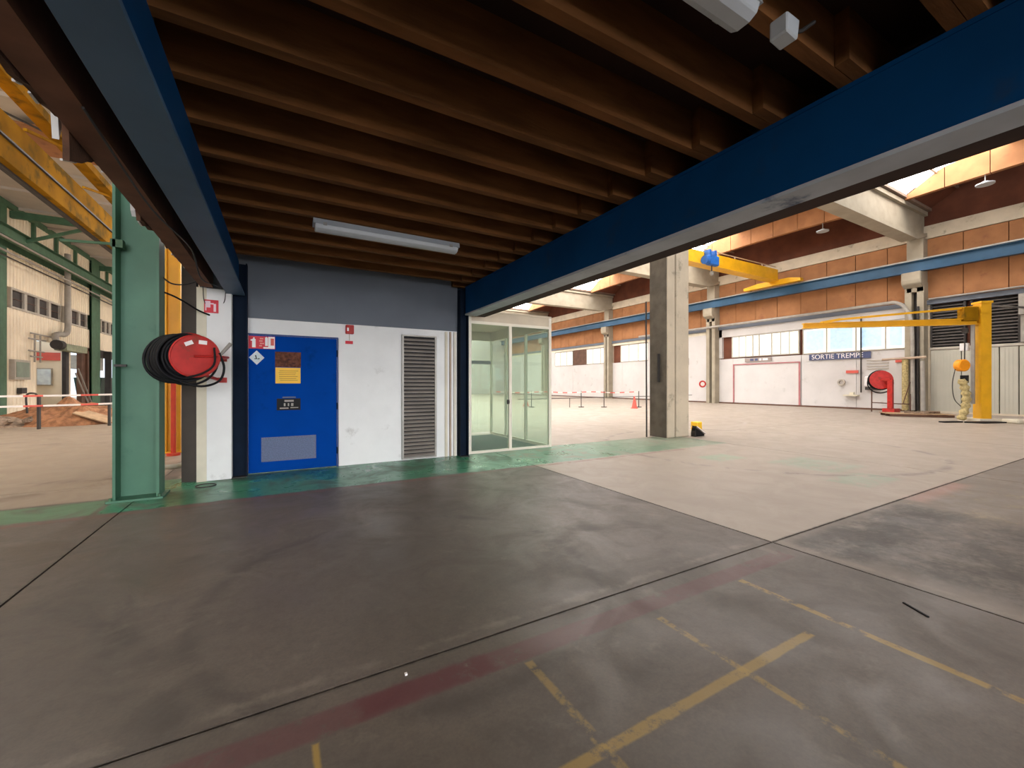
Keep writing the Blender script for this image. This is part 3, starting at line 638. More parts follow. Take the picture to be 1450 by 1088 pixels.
# wooden edge beam and torn boards on the left
t = thing('edge_beam', (-1.0, 3, 2.95), 'brown timber edge beam with torn boards hanging left of the blue girder', 'beam')
B().box(-1.09, -.93, -3, 7.75, 2.98, 3.49).build('timber', mat('edge_timber', (112, 74, 54), .8, var=.2, scale=3), t)
def zig(o):
    out = []
    for i in range(len(o) - 1):
        (y0, z0), (y1, z1) = o[i], o[i + 1]; out.append((y0, z0))
        n = max(1, int(math.hypot(y1 - y0, z1 - z0) / .07))
        for k in range(1, n):
            s_ = k / n; out.append((y0 + (y1 - y0) * s_ + random.uniform(-.012, .012), z0 + (z1 - z0) * s_ + random.uniform(-.018, .018)))
    return out + [o[-1]]
for k, low in enumerate(([(1.0, 2.9), (2.0, 2.97), (2.84, 2.96), (3.05, 3.0), (3.24, 3.02), (3.38, 3.05)], [(3.39, 3.0), (3.40, 2.82), (3.5, 2.86), (3.78, 3.0), (4.02, 3.03), (4.3, 3.09), (4.7, 3.17)], [(4.74, 3.12), (4.80, 2.95), (5.14, 2.98), (5.39, 3.08), (5.66, 3.02), (6.5, 3.05), (7.6, 3.07)])):
    z_ = zig(low); B().prism([(low[-1][0], 3.84)] + [(low[0][0], 3.84)] + z_, 'x', -1.13, -1.10).build('torn_board', 'torn', t)
    q = B()
    for i in range(len(z_) - 1):
        if random.random() < .5: q.beam((-1.135, z_[i][0], z_[i][1]), (-1.135, z_[i + 1][0], z_[i + 1][1]), .012, .012)
    q.build('splinter_edge', 'chip', t)
B().prism([(3.36, 3.16), (3.41, 3.16), (3.42, 3.0), (3.39, 2.93)], 'x', -1.17, -1.14).build('paint_chip', 'chip', t)
B().prism([(4.68, 3.30), (4.86, 3.34), (4.90, 3.06), (4.80, 2.98), (4.76, 3.02)], 'x', -1.16, -1.13).build('paint_chip', 'chip', t)
# loose wires
tag(B().tube(curve_pts([(-.92, 3.0, 2.96), (-.9, 4.2, 2.88), (-.84, 5.4, 2.92), (-.86, 6.2, 2.78), (-.84, 7.4, 2.95), (-.8, 7.75, 2.98)]), .008, 6).build('loose_wire', 'dark', org=(-.9, 5, 2.9)), 'thin dark wire sagging between the timber beam and the blue girder', 'wire')
tag(B().tube(curve_pts([(-1.05, 7.7, 2.98), (-1.04, 7.8, 2.75), (-.92, 7.84, 2.66), (-.8, 7.82, 2.78), (-.77, 7.75, 2.96)]), .006, 6).build('loose_wire', 'dark', org=(-.9, 7.8, 2.7)), 'thin wire loop hanging over the white pier', 'wire')
tag(B().tube(curve_pts([(-1.45, 7.2, 2.98), (-1.35, 7.3, 2.9), (-1.22, 7.4, 2.92), (-1.1, 7.5, 3.0)]), .01, 6).build('loose_wire', 'dark', org=(-1.3, 7.3, 2.9)), 'short dark wire from the green column to the torn boards', 'wire')
tag(B().tube(curve_pts([(-1.48, 7.2, 2.78), (-1.3, 7.4, 2.72), (-1.1, 7.6, 2.6), (-.98, 7.78, 2.56)]), .012, 6).build('loose_wire', 'black', org=(-1.3, 7.3, 2.7)), 'thicker black cable from the green column to the white pier', 'cable')

# end wall under the deck
wl = holder('wall_middle', (1.3, 8.15, 0))
B().box(.9, 3.2, 8.10, 8.25, 0, 2.6).build('wall_face', 'white', wl)
B().box(-.56, .9, 8.10, 8.25, 2.34, 2.6).build('wall_face', 'white', wl)
B().box(-.72, -.54, 8.10, 8.25, 0, 2.6).build('wall_face', 'white', wl)
B().box(-1.14, 3.2, 8.08, 8.25, 2.6, 3.82).build('fascia_panel', 'fascia', wl)
B().box(2.93, 2.98, 8.07, 8.1, 0, 2.58).build('edge_strip', 'cream', wl)
B().box(3.03, 3.06, 8.06, 8.1, 0, 2.58).build('edge_strip', 'purlin', wl)
B().box(3.12, 3.17, 8.05, 8.1, 0, 2.58).build('edge_strip', 'alu', wl)
B().box(3.2, 3.6, 8.1, 8.25, 3.12, 3.7).box(3.2, 3.34, 8.1, 8.25, 0, 3.12).build('wall_face', 'navy', wl)
B().box(3.2, 3.34, 8.25, 13, 0, 3.0).build('side_wall', 'white', wl)
B().box(-1.14, -.98, 8.25, 13, 0, 3.7).build('side_wall', 'white', wl)
B().box(-1.14, 3.34, 12.9, 13.05, 0, 3.7).build('rear_wall', 'white', wl)
pier = structure(B().box(-1.13, -.70, 7.82, 8.10, 0, 2.98).build('wall_pier', 'white', bevel=.01))
B().box(-1.145, -1.02, 7.812, 7.82, 0, 2.98).build('cream_strip', 'cream', pier)
tag(B().box(-1.34, -1.16, 7.9, 8.08, .0, 3.6).build('dark_post', mat('dark_post_paint', (66, 58, 52), .7), org=(-1.25, 8, 0)), 'dark brown square post left of the white pier', 'post')
# blue door
d = holder('door_1', (.17, 8.1, 0))
B().box(-.535, -.50, 8.07, 8.11, 0, 2.345).box(.86, .885, 8.07, 8.11, 0, 2.345).box(-.50, .86, 8.07, 8.11, 2.32, 2.345).build('door_frame', mat('door_frame', (30, 60, 120), .5), d)
lf = B().box(-.495, .855, 8.06, 8.1, .015, 2.315).build('door_leaf', 'door', d, bevel=.004)
B().box(-.31, .52, 8.052, 8.06, .19, .60).build('lower_grille', 'doorgrille', d)
q = B()
for k in range(20): q.box(-.30, .51, 8.047, 8.052, .205 + k * .0195, .214 + k * .0195)
q.build('grille_bars', 'doorgrille', d)
for z in (.3, 1.1, 2.05): B().tube([(.868, 8.055, z - .06), (.868, 8.055, z + .06)], .014).build('hinge', 'navy', d)
B().box(-.11, .28, 8.054, 8.06, 1.79, 2.05).build('adhesive_residue', 'rust', d)
def lines(parent, x0, x1, zs, y, m, h=.006):
    for z in zs: B().box(x0 + random.uniform(0, .03), x1 - random.uniform(0, .06), y - .001, y, z, z + h).build('text_line', m, parent)
t = thing('door_notice', (.08, 8.055, 1.5), 'yellow notice with lines of small print on the blue door', 'sign')
B().box(-.105, .275, 8.052, 8.06, 1.51, 1.78).build('plate', 'signyellow', t)
lines(t, -.06, .24, [1.56 + .032 * k for k in range(6)], 8.052, mat('print_ochre', (150, 104, 24), .6), .008)
t = thing('door_plate', (.08, 8.055, 1.1), 'black plate with pale lettering at mid height of the blue door', 'sign')
B().box(-.085, .275, 8.052, 8.06, 1.05, 1.25).build('plate', 'black', t)
B().box(0.0, .2, 8.05, 8.06, 1.262, 1.282).build('top_strip', 'fascia', t)
B().box(.03, .17, 8.050, 8.052, 1.195, 1.225).build('text_line', 'pipe', t)
for a_, b_ in ((.02, .045), (.08, .1), (.13, .165)): B().box(a_, b_, 8.050, 8.052, 1.12, 1.17).build('text_line', 'pipe', t)
B().box(-.04, .09, 8.050, 8.052, 1.075, 1.095).box(.12, .24, 8.050, 8.052, 1.085, 1.1).build('text_line', 'pipe', t)
t = thing('fire_sign', (-.3, 8.055, 2.07), 'red and white fire equipment sign at the top corner of the blue door', 'sign')
B().box(-.49, -.11, 8.052, 8.06, 2.09, 2.30).build('plate', 'signred', t)
B().box(-.21, -.115, 8.050, 8.052, 2.095, 2.295).box(-.28, -.21, 8.050, 8.052, 2.095, 2.12).build('white_field', 'signwhite', t)
B().box(-.44, -.39, 8.049, 8.052, 2.11, 2.25).box(-.425, -.405, 8.049, 8.052, 2.25, 2.275).box(-.46, -.44, 8.049, 8.052, 2.22, 2.24).build('extinguisher_symbol', 'signwhite', t)
B().box(-.34, -.30, 8.049, 8.052, 2.13, 2.15).box(-.33, -.27, 8.049, 8.052, 2.17, 2.19).box(-.34, -.29, 8.049, 8.052, 2.21, 2.23).box(-.33, -.28, 8.049, 8.052, 2.25, 2.27).build('class_symbols', mat('sign_pink', (232, 140, 130), .5), t)
B().box(-.255, -.215, 8.048, 8.052, 2.14, 2.28).box(-.245, -.225, 8.048, 8.052, 2.27, 2.29).build('bottle_symbol', 'signwhite', t)
B().box(-.175, -.125, 8.048, 8.050, 2.15, 2.27).build('red_field', 'tapered', t)
t = thing('hazard_sign', (-.38, 8.055, 1.83), 'white diamond hazard sign with a dark symbol on the blue door', 'sign')
B().prism([(-.375, 1.82), (-.265, 1.94), (-.375, 2.06), (-.485, 1.94)], 'y', 8.052, 8.06).build('plate', mat('diamond_white', (206, 216, 220), .5), t)
B().prism([(-.40, 1.975), (-.385, 1.985), (-.37, 1.92), (-.335, 1.935), (-.335, 1.915), (-.41, 1.915), (-.41, 1.925), (-.385, 1.93)], 'y', 8.049, 8.052).build('symbol', 'black', t)
# louver in white wall
t = thing('vent_louver', (2.4, 8.08, 0), 'tall narrow grey louver in the white wall beside the blue door', 'louver')
B().box(2.04, 2.74, 8.085, 8.1, .02, 2.47).build('back_panel', 'black', t)
B().box(2.04, 2.075, 8.05, 8.1, .02, 2.47).box(2.705, 2.74, 8.05, 8.1, .02, 2.47).box(2.075, 2.705, 8.05, 8.1, 2.44, 2.47).box(2.075, 2.705, 8.05, 8.1, .02, .05).build('frame', 'steel', t)
s0 = None
for k in range(32):
    z = .06 + k * .074
    if s0 is None: s0 = B().add([(2.075, 8.052, z), (2.705, 8.052, z), (2.705, 8.084, z + .03), (2.075, 8.084, z + .03), (2.075, 8.052, z + .022), (2.705, 8.052, z + .022), (2.705, 8.084, z + .05), (2.075, 8.084, z + .05)],
                [(0, 1, 2, 3), (7, 6, 5, 4), (0, 4, 5, 1), (3, 2, 6, 7), (0, 3, 7, 4), (1, 5, 6, 2)]).build('slat', 'slat', t)
    else: clone(s0, 0, 0, k * .074)
# alarm
t = thing('fire_alarm', (1.07, 8.05, 2.4), 'red fire alarm sounder on the white wall right of the door', 'alarm')
B().box(1.01, 1.15, 8.02, 8.10, 2.42, 2.585).build('body', 'red', t, bevel=.01)
B().box(1.03, 1.06, 8.015, 8.02, 2.47, 2.53).build('lens', 'signwhite', t)
B().tube([(1.08, 8.09, 2.42), (1.08, 8.09, 2.30)], .006).build('wire', 'mullion', t)
tag(B().box(1.01, 1.14, 8.085, 8.1, 2.24, 2.295).box(1.03, 1.12, 8.083, 8.085, 2.26, 2.275).build('alarm_label', 'signred', org=(1.07, 8.09, 2.24)), 'small red label below the fire alarm sounder', 'sign')
t = thing('hose_sign', (-.97, 7.8, 2.6), 'red sign with white hose symbol high on the white pier', 'sign')
B().box(-1.05, -.87, 7.805, 7.82, 2.60, 2.80).build('plate', 'signred', t)
B().box(-1.035, -.97, 7.80, 7.805, 2.68, 2.78).box(-.97, -.93, 7.80, 7.805, 2.73, 2.75).box(-.93, -.90, 7.80, 7.805, 2.62, 2.74).box(-1.035, -1.02, 7.80, 7.805, 2.63, 2.68).build('symbol', mat('sign_pale', (228, 196, 206), .5), t)

# fire hose reel in front of the pier
t = thing('fire_hose_reel', (-1.15, 7.5, 1.55), 'red fire hose reel with black coiled hose mounted on the white pier', 'hose reel')
ax_ = Vector((.40, -.91, -.04)).normalized(); c0 = Vector((-.985, 6.66, 1.86)); c1 = c0 - ax_ * .22
B().ring(c0, ax_, 0, .268, .012, 40).torus(c0, ax_, .266, .013, 40, 8).build('front_disc', 'red', t)
B().ring(c1, ax_, 0, .30, .012, 40).torus(c1, ax_, .298, .013, 40, 8).build('rear_disc', 'red', t)
B().ring((c0 + c1) / 2, ax_, 0, .10, .21, 24).build('drum', 'red', t)
q = B()
for r_, k in ((.16, 0), (.20, 1), (.24, 2), (.275, 3), (.30, 4)):
    for j in range(6): q.torus(c0 - ax_ * (.03 + j * .033) + Vector((-.05 - .016 * j - .008 * k + random.uniform(-.012, .012), 0, -.006 * k - .004 * j)), ax_ + Vector((-.03 * j, 0, 0)), r_ + random.uniform(-.008, .008), .017, 36, 6, .004)
q.build('hose', 'black', t)
B().torus(c0 - ax_ * .12 + Vector((-.04, 0, -.05)), ax_, .325, .015, 40, 8).build('slack_loop', 'black', t)
B().tube(curve_pts([c0 + Vector((.24, .1, .06)), c0 + Vector((.29, .14, -.14)), c0 + Vector((.24, .08, -.32)), c0 + Vector((.06, .0, -.39)), c0 + Vector((-.16, .0, -.33))]), .015).build('slack_loop', 'black', t)
B().tube(curve_pts([c0 + Vector((.2, -.01, .12)), c0 + Vector((.2, -.03, -.1)), c0 + Vector((.08, -.04, -.22)), c0 + Vector((-.1, -.02, -.28))]), .013).build('slack_loop', 'black', t)
B().tube([c0 + ax_ * .03 + Vector((-.02, 0, 0)), c0 + ax_ * .03 + Vector((.2, .12, .01)), c0 + Vector((.3, .5, .02)), Vector((-.80, 7.8, 1.9))], .018).build('swing_arm', 'red', t)
B().beam(c1 + Vector((0, 0, -.2)), Vector((-.84, 7.8, 1.56)), .035, .035).beam(c1, Vector((-.86, 7.8, 1.88)), .04, .04).box(-.88, -.76, 7.79, 7.82, 1.52, 1.6).box(-.88, -.76, 7.79, 7.82, 1.85, 1.93).build('bracket', 'red', t)
B().tube([c0 + Vector((.22, .16, .0)), c0 + Vector((.36, .22, .2))], [.018, .026], 10).build('nozzle', 'pipe', t)
tx = Vector((0, 0, 1)).cross(ax_).normalized()
if tx.x < 0: tx = -tx
for px_, pz_, rot in ((-.075, .165, .45), (.075, .185, -.06)):
    c_ = c0 + ax_ * .012 + tx * px_ + Vector((0, 0, pz_)); hx = tx * .045 * math.cos(rot) + Vector((0, 0, 1)) * .045 * math.sin(rot)
    B().beam(c_ - hx, c_ + hx, .012, .05).build('sticker', 'signwhite', t)
tag(B().torus((-.98, 7.45, .012), (0.01, 0, 1), .12, .008, 32, 6).build('cable_loop', 'dark', org=(-.98, 7.45, 0)), 'thin dark cable loop lying on the floor below the white pier', 'cable')

# lamps under the deck
for k, (x0, x1, y, z) in enumerate(((.30, 2.04, 5.15, 3.30), (.30, 2.07, 1.25, 3.38))):
    t = thing('strip_lamp', ((x0 + x1) / 2, y, z), ('unlit white strip lamp under the joists in front of the door wall', 'unlit white strip lamp at the top edge near the camera')[k], 'lamp', 'strip lamps under the joists')
    B().prism([(y - .085, z), (y - .07, z + .06), (y + .07, z + .06), (y + .085, z)], 'x', x0, x1).build('housing', 'lampbase', t)
    B().prism([(y - .085, z), (y - .07, z - .045), (y - .03, z - .065), (y + .03, z - .065), (y + .07, z - .045), (y + .085, z)], 'x', x0 + .02, x1 - .02).build('diffuser', 'tube', t, bevel=.006)
    for x in (x0 + .12, x1 - .12): B().box(x - .02, x + .02, y - .095, y + .095, z - .012, z + .02).build('clip', 'steel', t)
t = thing('sensor_box', (2.25, 1.17, 3.38), 'small white junction box beside the near strip lamp', 'box')
B().prism([(2.20, 3.27), (2.30, 3.26), (2.32, 3.37), (2.20, 3.37)], 'y', 1.12, 1.21).build('body', 'tube', t, bevel=.008)
B().tube([(2.31, 1.17, 3.33), (2.4, 1.15, 3.37), (2.5, 1.14, 3.45)], .01).build('cable', 'dark', t)

# ------------------------------------------------------------------ glass vestibule
t = thing('glass_vestibule', (4.5, 9.5, 0), 'pale framed glass vestibule standing beside the dark blue post', 'vestibule')
def bar(x0, x1, y0, y1, z0, z1, nm='mullion', m='alu'): return B().box(x0, x1, y0, y1, z0, z1).build(nm, m, t)
yf, yb, xa, xb = 8.13, 11.3, 3.47, 5.6
bar(xa, xa + .06, yf - .03, yf + .03, 0, 3.06); bar(xb - .07, xb, yf - .03, yf + .03, 0, 3.06); bar(4.45, 4.52, yf - .03, yf + .03, .05, 2.80)
bar(xa + .06, xb - .07, yf - .03, yf + .03, 2.80, 2.86, 'transom'); bar(xa + .06, xb - .07, yf - .03, yf + .03, 0, .05, 'sill')
bar(xa + .06, xb - .07, yf - .015, yf + .02, 2.86, 3.06, 'header_panel', 'alucream')
bar(xb - .06, xb, 9.2, 9.26, .05, 2.8); bar(xb - .06, xb, 10.3, 10.36, .05, 2.8); bar(xb - .06, xb, yb - .06, yb, 0, 3.06); bar(xa, xa + .06, yb - .06, yb, 0, 3.06)
bar(xb - .06, xb, yf + .03, yb - .06, 2.80, 3.06, 'side_header', 'alucream'); bar(xb - .06, xb, yf + .03, yb - .06, 0, .05, 'sill')
bar(xa + .06, xb - .06, yb - .06, yb, 2.80, 3.06, 'header_panel', 'alucream'); bar(4.45, 4.52, yb - .06, yb, 0, 2.8)
bar(xa + .06, xb - .06, yb - .06, yb, 2.1, 2.2, 'transom', 'fascia')
bar(xa, xb, yf - .03, yb, 3.06, 3.1, 'roof_panel', 'alucream')
bar(xa, xa + .05, yf + .04, yb - .06, 0, .9, 'side_panel', 'fascia')
for b_ in ((xa + .06, 4.45, yf - .006, yf + .006), (4.52, xb - .07, yf - .006, yf + .006), (xb - .035, xb - .025, yf + .03, 9.2), (xb - .035, xb - .025, 9.26, 10.3), (xb - .035, xb - .025, 10.36, yb - .06), (xa + .06, 4.45, yb - .035, yb - .025), (4.52, xb - .06, yb - .035, yb - .025), (xa + .02, xa + .03, yf + .04, yb - .06)):
    B().box(*b_, .05 if b_[0] > xa + .03 else .9, 2.8).build('pane', 'glass', t)
B().beam((4.42, yf - .04, 1.05), (4.42, yf - .04, 1.15), .03, .05).box(4.39, 4.45, yf - .06, yf - .03, 1.08, 1.11).build('door_handle', 'dark', t)
tag(B().box(3.62, 5.4, 8.4, 10.9, .004, .012).build('door_mat', mat('mat_green', (70, 84, 76), .9, var=.2, scale=20), org=(4.5, 9.6, 0)), 'dark mat lying inside the glass vestibule', 'mat')

# ------------------------------------------------------------------ LEFT HALL
t = thing('green_column', (-1.64, 7.13, 0), 'large green steel column left of the red hose reel', 'column')
x0, x1, ya, yb_ = -1.88, -1.42, 7.0, 7.3
B().box(x0, x0 + .03, ya, yb_, .02, 10.2).build('flange', 'green', t)
B().box(x1 - .03, x1, ya, yb_, .02, 10.2).build('flange', 'green', t)
B().box(x0 + .03, x1 - .03, 7.2, 7.22, .02, 10.2).build('web', 'green', t)
B().box(x0 - .05, x1 + .05, ya - .06, yb_ + .05, 0, .025).build('base_plate', 'green', t)
for x in (x0 - .01, x1 + .01): B().tube([(x, ya - .03, .02), (x, ya - .03, .06)], .018).build('bolt', 'dkgreen', t)
B().beam((-2.4, 7.16, 3.28), (-1.86, 7.1, 3.3), .03, .03).box(-1.9, -1.78, 7.0, 7.1, 3.24, 3.34).build('conduit_arm', 'dkgreen', t)
B().box(-1.86, -1.74, 6.98, 7.02, 1.72, 1.75).build('clip', 'dark', t)
t = thing('yellow_post', (-2.1, 11.6, 0), 'bright yellow steel post behind the green column', 'post')
B().box(-2.3, -2.27, 11.4, 11.75, 0, 6.0).box(-1.98, -1.95, 11.4, 11.75, 0, 6.0).box(-2.27, -1.98, 11.58, 11.61, 0, 6.0).box(-2.27, -2.2, 11.45, 11.58, 0, 6).build('shaft', 'yellow', t)
B().box(-2.35, -1.9, 11.35, 11.8, 0, .03).build('base_plate', 'yellow', t)
tag(B().tube([(-2.0, 11.0, .02), (-2.0, 11.0, 1.9)], .045).tube([(-2.0, 11.0, .0), (-2.0, 11.0, .05)], .12, 12).build('red_standpipe', mat('standpipe_red', (206, 66, 44), .4), org=(-2, 11, 0)), 'orange red standpipe rising from the floor behind the hose reel', 'pipe')
tag(B().tube(curve_pts([(-2.05, 10.3, 1.9), (-2.12, 10.1, 1.3), (-2.2, 9.9, .6), (-2.2, 9.7, .03), (-1.7, 9.3, .03), (-1.5, 9.6, .03)]), .05).build('plastic_duct', 'chapel', org=(-2.1, 9.9, 0)), 'limp grey plastic duct hanging beside the yellow post', 'hose')

wlf = holder('wall_left', (-12, 40, 0))
def ribbed(y0, y1, z0, z1, nm='cladding'):
    n = max(2, int((y1 - y0) / .3)); poly = []
    for k in range(n):
        a_, w = y0 + (y1 - y0) * k / n, (y1 - y0) / n
        poly += [(-12.0, a_), (-12.0, a_ + w * .55), (-12.035, a_ + w * .65), (-12.035, a_ + w * .9)]
    poly += [(-12.0, y1), (-12.15, y1), (-12.15, y0)]
    B().prism(poly, 'z', z0, z1).build(nm, 'clad', wlf)
for (a_, b_) in ((8, 18.8), (19.2, 29.6), (30.2, 40.2), (42.2, 52.5), (53, 66)):
    ribbed(a_, b_, 6.4, 8.3); ribbed(a_, b_, 8.95, 10.3)
for (a_, b_) in ((8, 18.8), (19.2, 29.6), (30.2, 40.2), (42.2, 52.5), (53, 66)): ribbed(a_, b_, 4.05, 5.35)
ribbed(-14, 8, 0, 10.4); ribbed(8, 29.6, 0, 4.0); ribbed(30.2, 33.0, 0, 4.05); ribbed(36.3, 37.25, 0, 4.0); ribbed(46, 66, 0, 4.05)
B().box(-12.3, -12.16, 8, 33, 0, 4.0).build('outer_leaf', 'clad', wlf)
B().box(-12.3, -12.16, 8, 66, 4.0, 10.6).build('outer_leaf', 'clad', wlf)
B().box(-12.3, -12.16, 39.85, 42.2, 0, 4.0).build('outer_leaf', 'clad', wlf)
B().box(-12.12, -12.0, 8, 66, 8.3, 8.95).build('rail_band', 'dkgreen', wlf)
B().box(-12.3, -11.9, 8, 66, 10.3, 10.6).build('top_beam', 'dkgreen', wlf)
# behind the openings: shed annexe
B().box(-14.6, -14.5, 33.0, 37.2, 0, 4.2).build('annexe_wall', 'clad', wlf)
B().box(-14.5, -12.15, 32.9, 33.0, 0, 4.2).build('annexe_wall', 'clad', wlf)
B().box(-14.4, -12.2, 37.1, 37.18, 3.0, 3.5).build('annexe_band', 'tapered', wlf)
B().box(-15.5, -12.15, 37.2, 37.3, 0, 4.2).build('annexe_wall', 'clad', wlf)
B().box(-15.5, -15.4, 41, 47, 0, 2.2).build('annexe_wall', 'dark', wlf)
B().box(-12.3, -12.0, 40.9, 45.9, 3.5, 4.05).build('dark_lintel', 'dark', wlf)
structure(B().box(-30, -12.2, 20, 66, -.3, -.02).build('ground_outside', 'conc'))
d2 = holder('door_2', (-12, 38.9, 0))
B().box(-12.15, -11.9, 38.6, 38.85, 0, 4.0).box(-12.15, -11.9, 39.6, 39.85, 0, 4.0).box(-12.15, -11.9, 37.25, 39.85, 3.8, 4.05).build('door_frame', 'brown', d2)
B().box(-12.1, -12.02, 38.85, 39.6, 0, 3.8).build('door_leaf', 'brown', d2)
B().box(-14.1, -14.0, 38.3, 41.0, 0, 2.4).build('daylight_panel', 'winpale', d2)
tag(B().beam((-11.6, 36.7, 2.2), (-11.5, 38.5, .05), .06, .06).build('leaning_ladder', 'steel', org=(-11.5, 37.5, 0)), 'thin metal bar leaning in the left hall doorway', 'bar')
tag(B().beam((-11.6, 37.1, 2.5), (-11.45, 38.9, .05), .06, .06).build('leaning_ladder', 'steel', org=(-11.5, 38, 0)), 'second thin metal bar leaning in the doorway, right one', 'bar')
# windows of the left wall
n = 6
for grp in ((30.5, [(30.56, 31.67), (31.94, 32.99), (33.23, 34.28), (34.55, 35.7)]), (36.3, [(36.4, 37.0), (37.3, 38.3), (38.6, 39.6)]), (42.3, [(42.4, 43.1), (43.35, 43.95), (44.25, 45.2), (45.5, 46.4)]), (53, [(53.3, 54.5), (54.8, 56), (56.3, 57.5)])):
    a_, b_ = grp[1][0][0] - .12, grp[1][-1][1] + .12
    w = holder('window_%d' % n, (-12, (a_ + b_) / 2, 5.35)); n += 1
    B().box(-12.1, -11.95, a_, b_, 5.35, 5.45).box(-12.1, -11.95, a_, b_, 6.3, 6.4).build('window_frame', 'mullion', w)
    ed = [a_] + [v for p_ in grp[1] for v in p_] + [b_]
    for k in range(0, len(ed), 2): B().box(-12.1, -11.96, ed[k], ed[k + 1], 5.45, 6.3).build('mullion', 'mullion', w)
    for p_ in grp[1]:
        B().box(-12.09, -12.06, p_[0], p_[1], 5.45, 6.3).build('pane', 'dglass', w)
        B().box(-12.05, -12.03, p_[0], p_[1], 5.86, 5.89).build('glazing_bar', 'brown', w)
# green wall columns
for k, (a_, b_) in enumerate(((29.2, 29.75), (40.1, 41.6), (52.5, 53))):
    t = thing('wall_stanchion', (-11.8, (a_ + b_) / 2, 0), ('green wall stanchion at the left edge of the picture', 'green wall stanchion left of the large green column', 'farthest green wall stanchion, just left of the large green column')[k], 'column', 'green stanchions of the left wall')
    B().box(-12.15, -12.12, a_, b_, 0, 10.25).box(-11.86, -11.83, a_, b_, 0, 10.25).build('flange', 'green' if k == 9 else 'dkgreen', t)
    B().box(-12.12, -11.86, (a_ + b_) / 2 - .02, (a_ + b_) / 2 + .02, 0, 10.3).build('web', 'dkgreen', t)
for k, y in enumerate((32.4, 35, 37.6, 43.2, 45.8, 48.4)):
    tag(B().box(-11.99, -11.85, y, y + .18, 8.95, 10.3).build('wall_rib', 'dkgreen', org=(-11.9, y, 8.95)), ('first', 'second', 'third', 'fourth', 'fifth', 'sixth')[k] + ' short green rib from the left edge, high on the left wall', 'rib', 'short green ribs high on the left wall')
t = thing('crane_rail', (-11.4, 35, 8.4), 'green crane rail girder running along the left wall', 'rail')
B().ibeam(-11.3, 8, 60, 8.35, 8.9, .4).build('girder', 'dkgreen', t)
B().tube([(-11.0, 8, 8.2), (-11.0, 60, 8.2)], .05).build('conduit', 'pipe', t)
B().tube([(-11.6, 8, 7.9), (-11.6, 60, 7.9)], .05).build('conduit', 'pipe', t)
B().tube([(-11.6, 8, 7.65), (-11.6, 60, 7.65)], .035).build('conduit', 'dark', t)
# pipework of the left wall
t = thing('extract_duct', (-11.6, 35.5, 4), 'grey extract pipe dropping down the cream wall to a long hood', 'duct')
B().tube(curve_pts([(-11.7, 35.9, 9.6), (-11.7, 35.9, 6), (-11.7, 35.9, 4.9), (-11.7, 35.5, 4.55), (-11.7, 34.8, 4.5), (-11.7, 34.3, 4.35), (-11.6, 34.1, 4.0)], 8), .15, 12).build('pipe', 'pipe', t)
B().box(-11.75, -11.2, 34.3, 37.2, 3.5, 3.9).build('hood', mat('hood_greengrey', (146, 152, 126), .6), t)
B().ring((-11.5, 34.1, 3.8), (0, 1, 0), 0, .28, .5, 16).build('fan', 'dark', t)
t = thing('pipework', (-11.8, 32.5, 3), 'small branching grey pipes on the cream wall above the meter box', 'pipes')
for y0_, y1_, z in ((32.0, 34.2, 4.25), (31.8, 33.6, 3.95), (31.8, 33.4, 3.3), (32.0, 33.2, 3.0)): B().tube([(-11.85, y0_, z), (-11.85, y1_, z)], .04).build('pipe_run', 'pipe', t)
for y_ in (32.4, 33.0): B().tube([(-11.85, y_, 2.7), (-11.85, y_, 4.2)], .04).build('pipe_drop', 'pipe', t)
t = thing('meter_box', (-11.9, 31.1, 1.7), 'framed grey meter box with glass front on the cream wall', 'box')
B().box(-12, -11.8, 30.35, 31.85, 1.73, 2.75).build('frame', 'mullion', t)
B().box(-11.8, -11.78, 30.5, 31.7, 1.85, 2.63).build('glass_front', mat('meter_glass', (120, 136, 118), .3), t)
tag(B().box(-11.98, -11.8, 31.0, 31.5, 1.0, 1.3).build('socket_box', 'dark', org=(-11.9, 31.2, 1)), 'small dark socket box on the cream wall below the meter box', 'box')
t = thing('white_board', (-13.1, 37.1, 1.5), 'pale blue white board hanging in the left hall opening', 'board')
B().box(-13.5, -12.8, 37.08, 37.18, 1.4, 2.5).build('frame', 'mullion', t)
B().box(-13.45, -12.85, 37.05, 37.08, 1.46, 2.44).build('panel', mat('board_white', (222, 236, 250), .4), t)
tag(B().box(-11.99, -11.8, 36.0, 36.4, 0, 4.0).build('door_post', 'dark', org=(-12, 36.2, 0)), 'dark steel post at the middle of the left hall opening', 'post')
tag(B().box(-11.95, -11.6, 42.9, 43.1, 0, 4.0).build('door_post', 'dark', org=(-11.7, 43, 0)), 'dark steel post in the far opening beyond the green stanchion', 'post')
t = thing('skip_container', (-12.9, 44.3, 0), 'dark green bin standing in the far opening of the left wall', 'bin')
B().prism([(-13.6, .5), (-12.4, .5), (-12.2, 2.0), (-13.8, 2.0)], 'y', 43.3, 46.3).build('body', mat('bin_green', (44, 62, 54), .6), t)
B().box(-13.6, -12.4, 43.4, 46.2, 0, .5).build('chassis', 'dark', t)
tag(B().box(-13.4, -12.9, 41.5, 46, 2.6, 3.6).build('awning_panel', 'pipe', org=(-13, 44, 2.6)), 'grey panel hanging in the upper part of the far opening', 'panel')
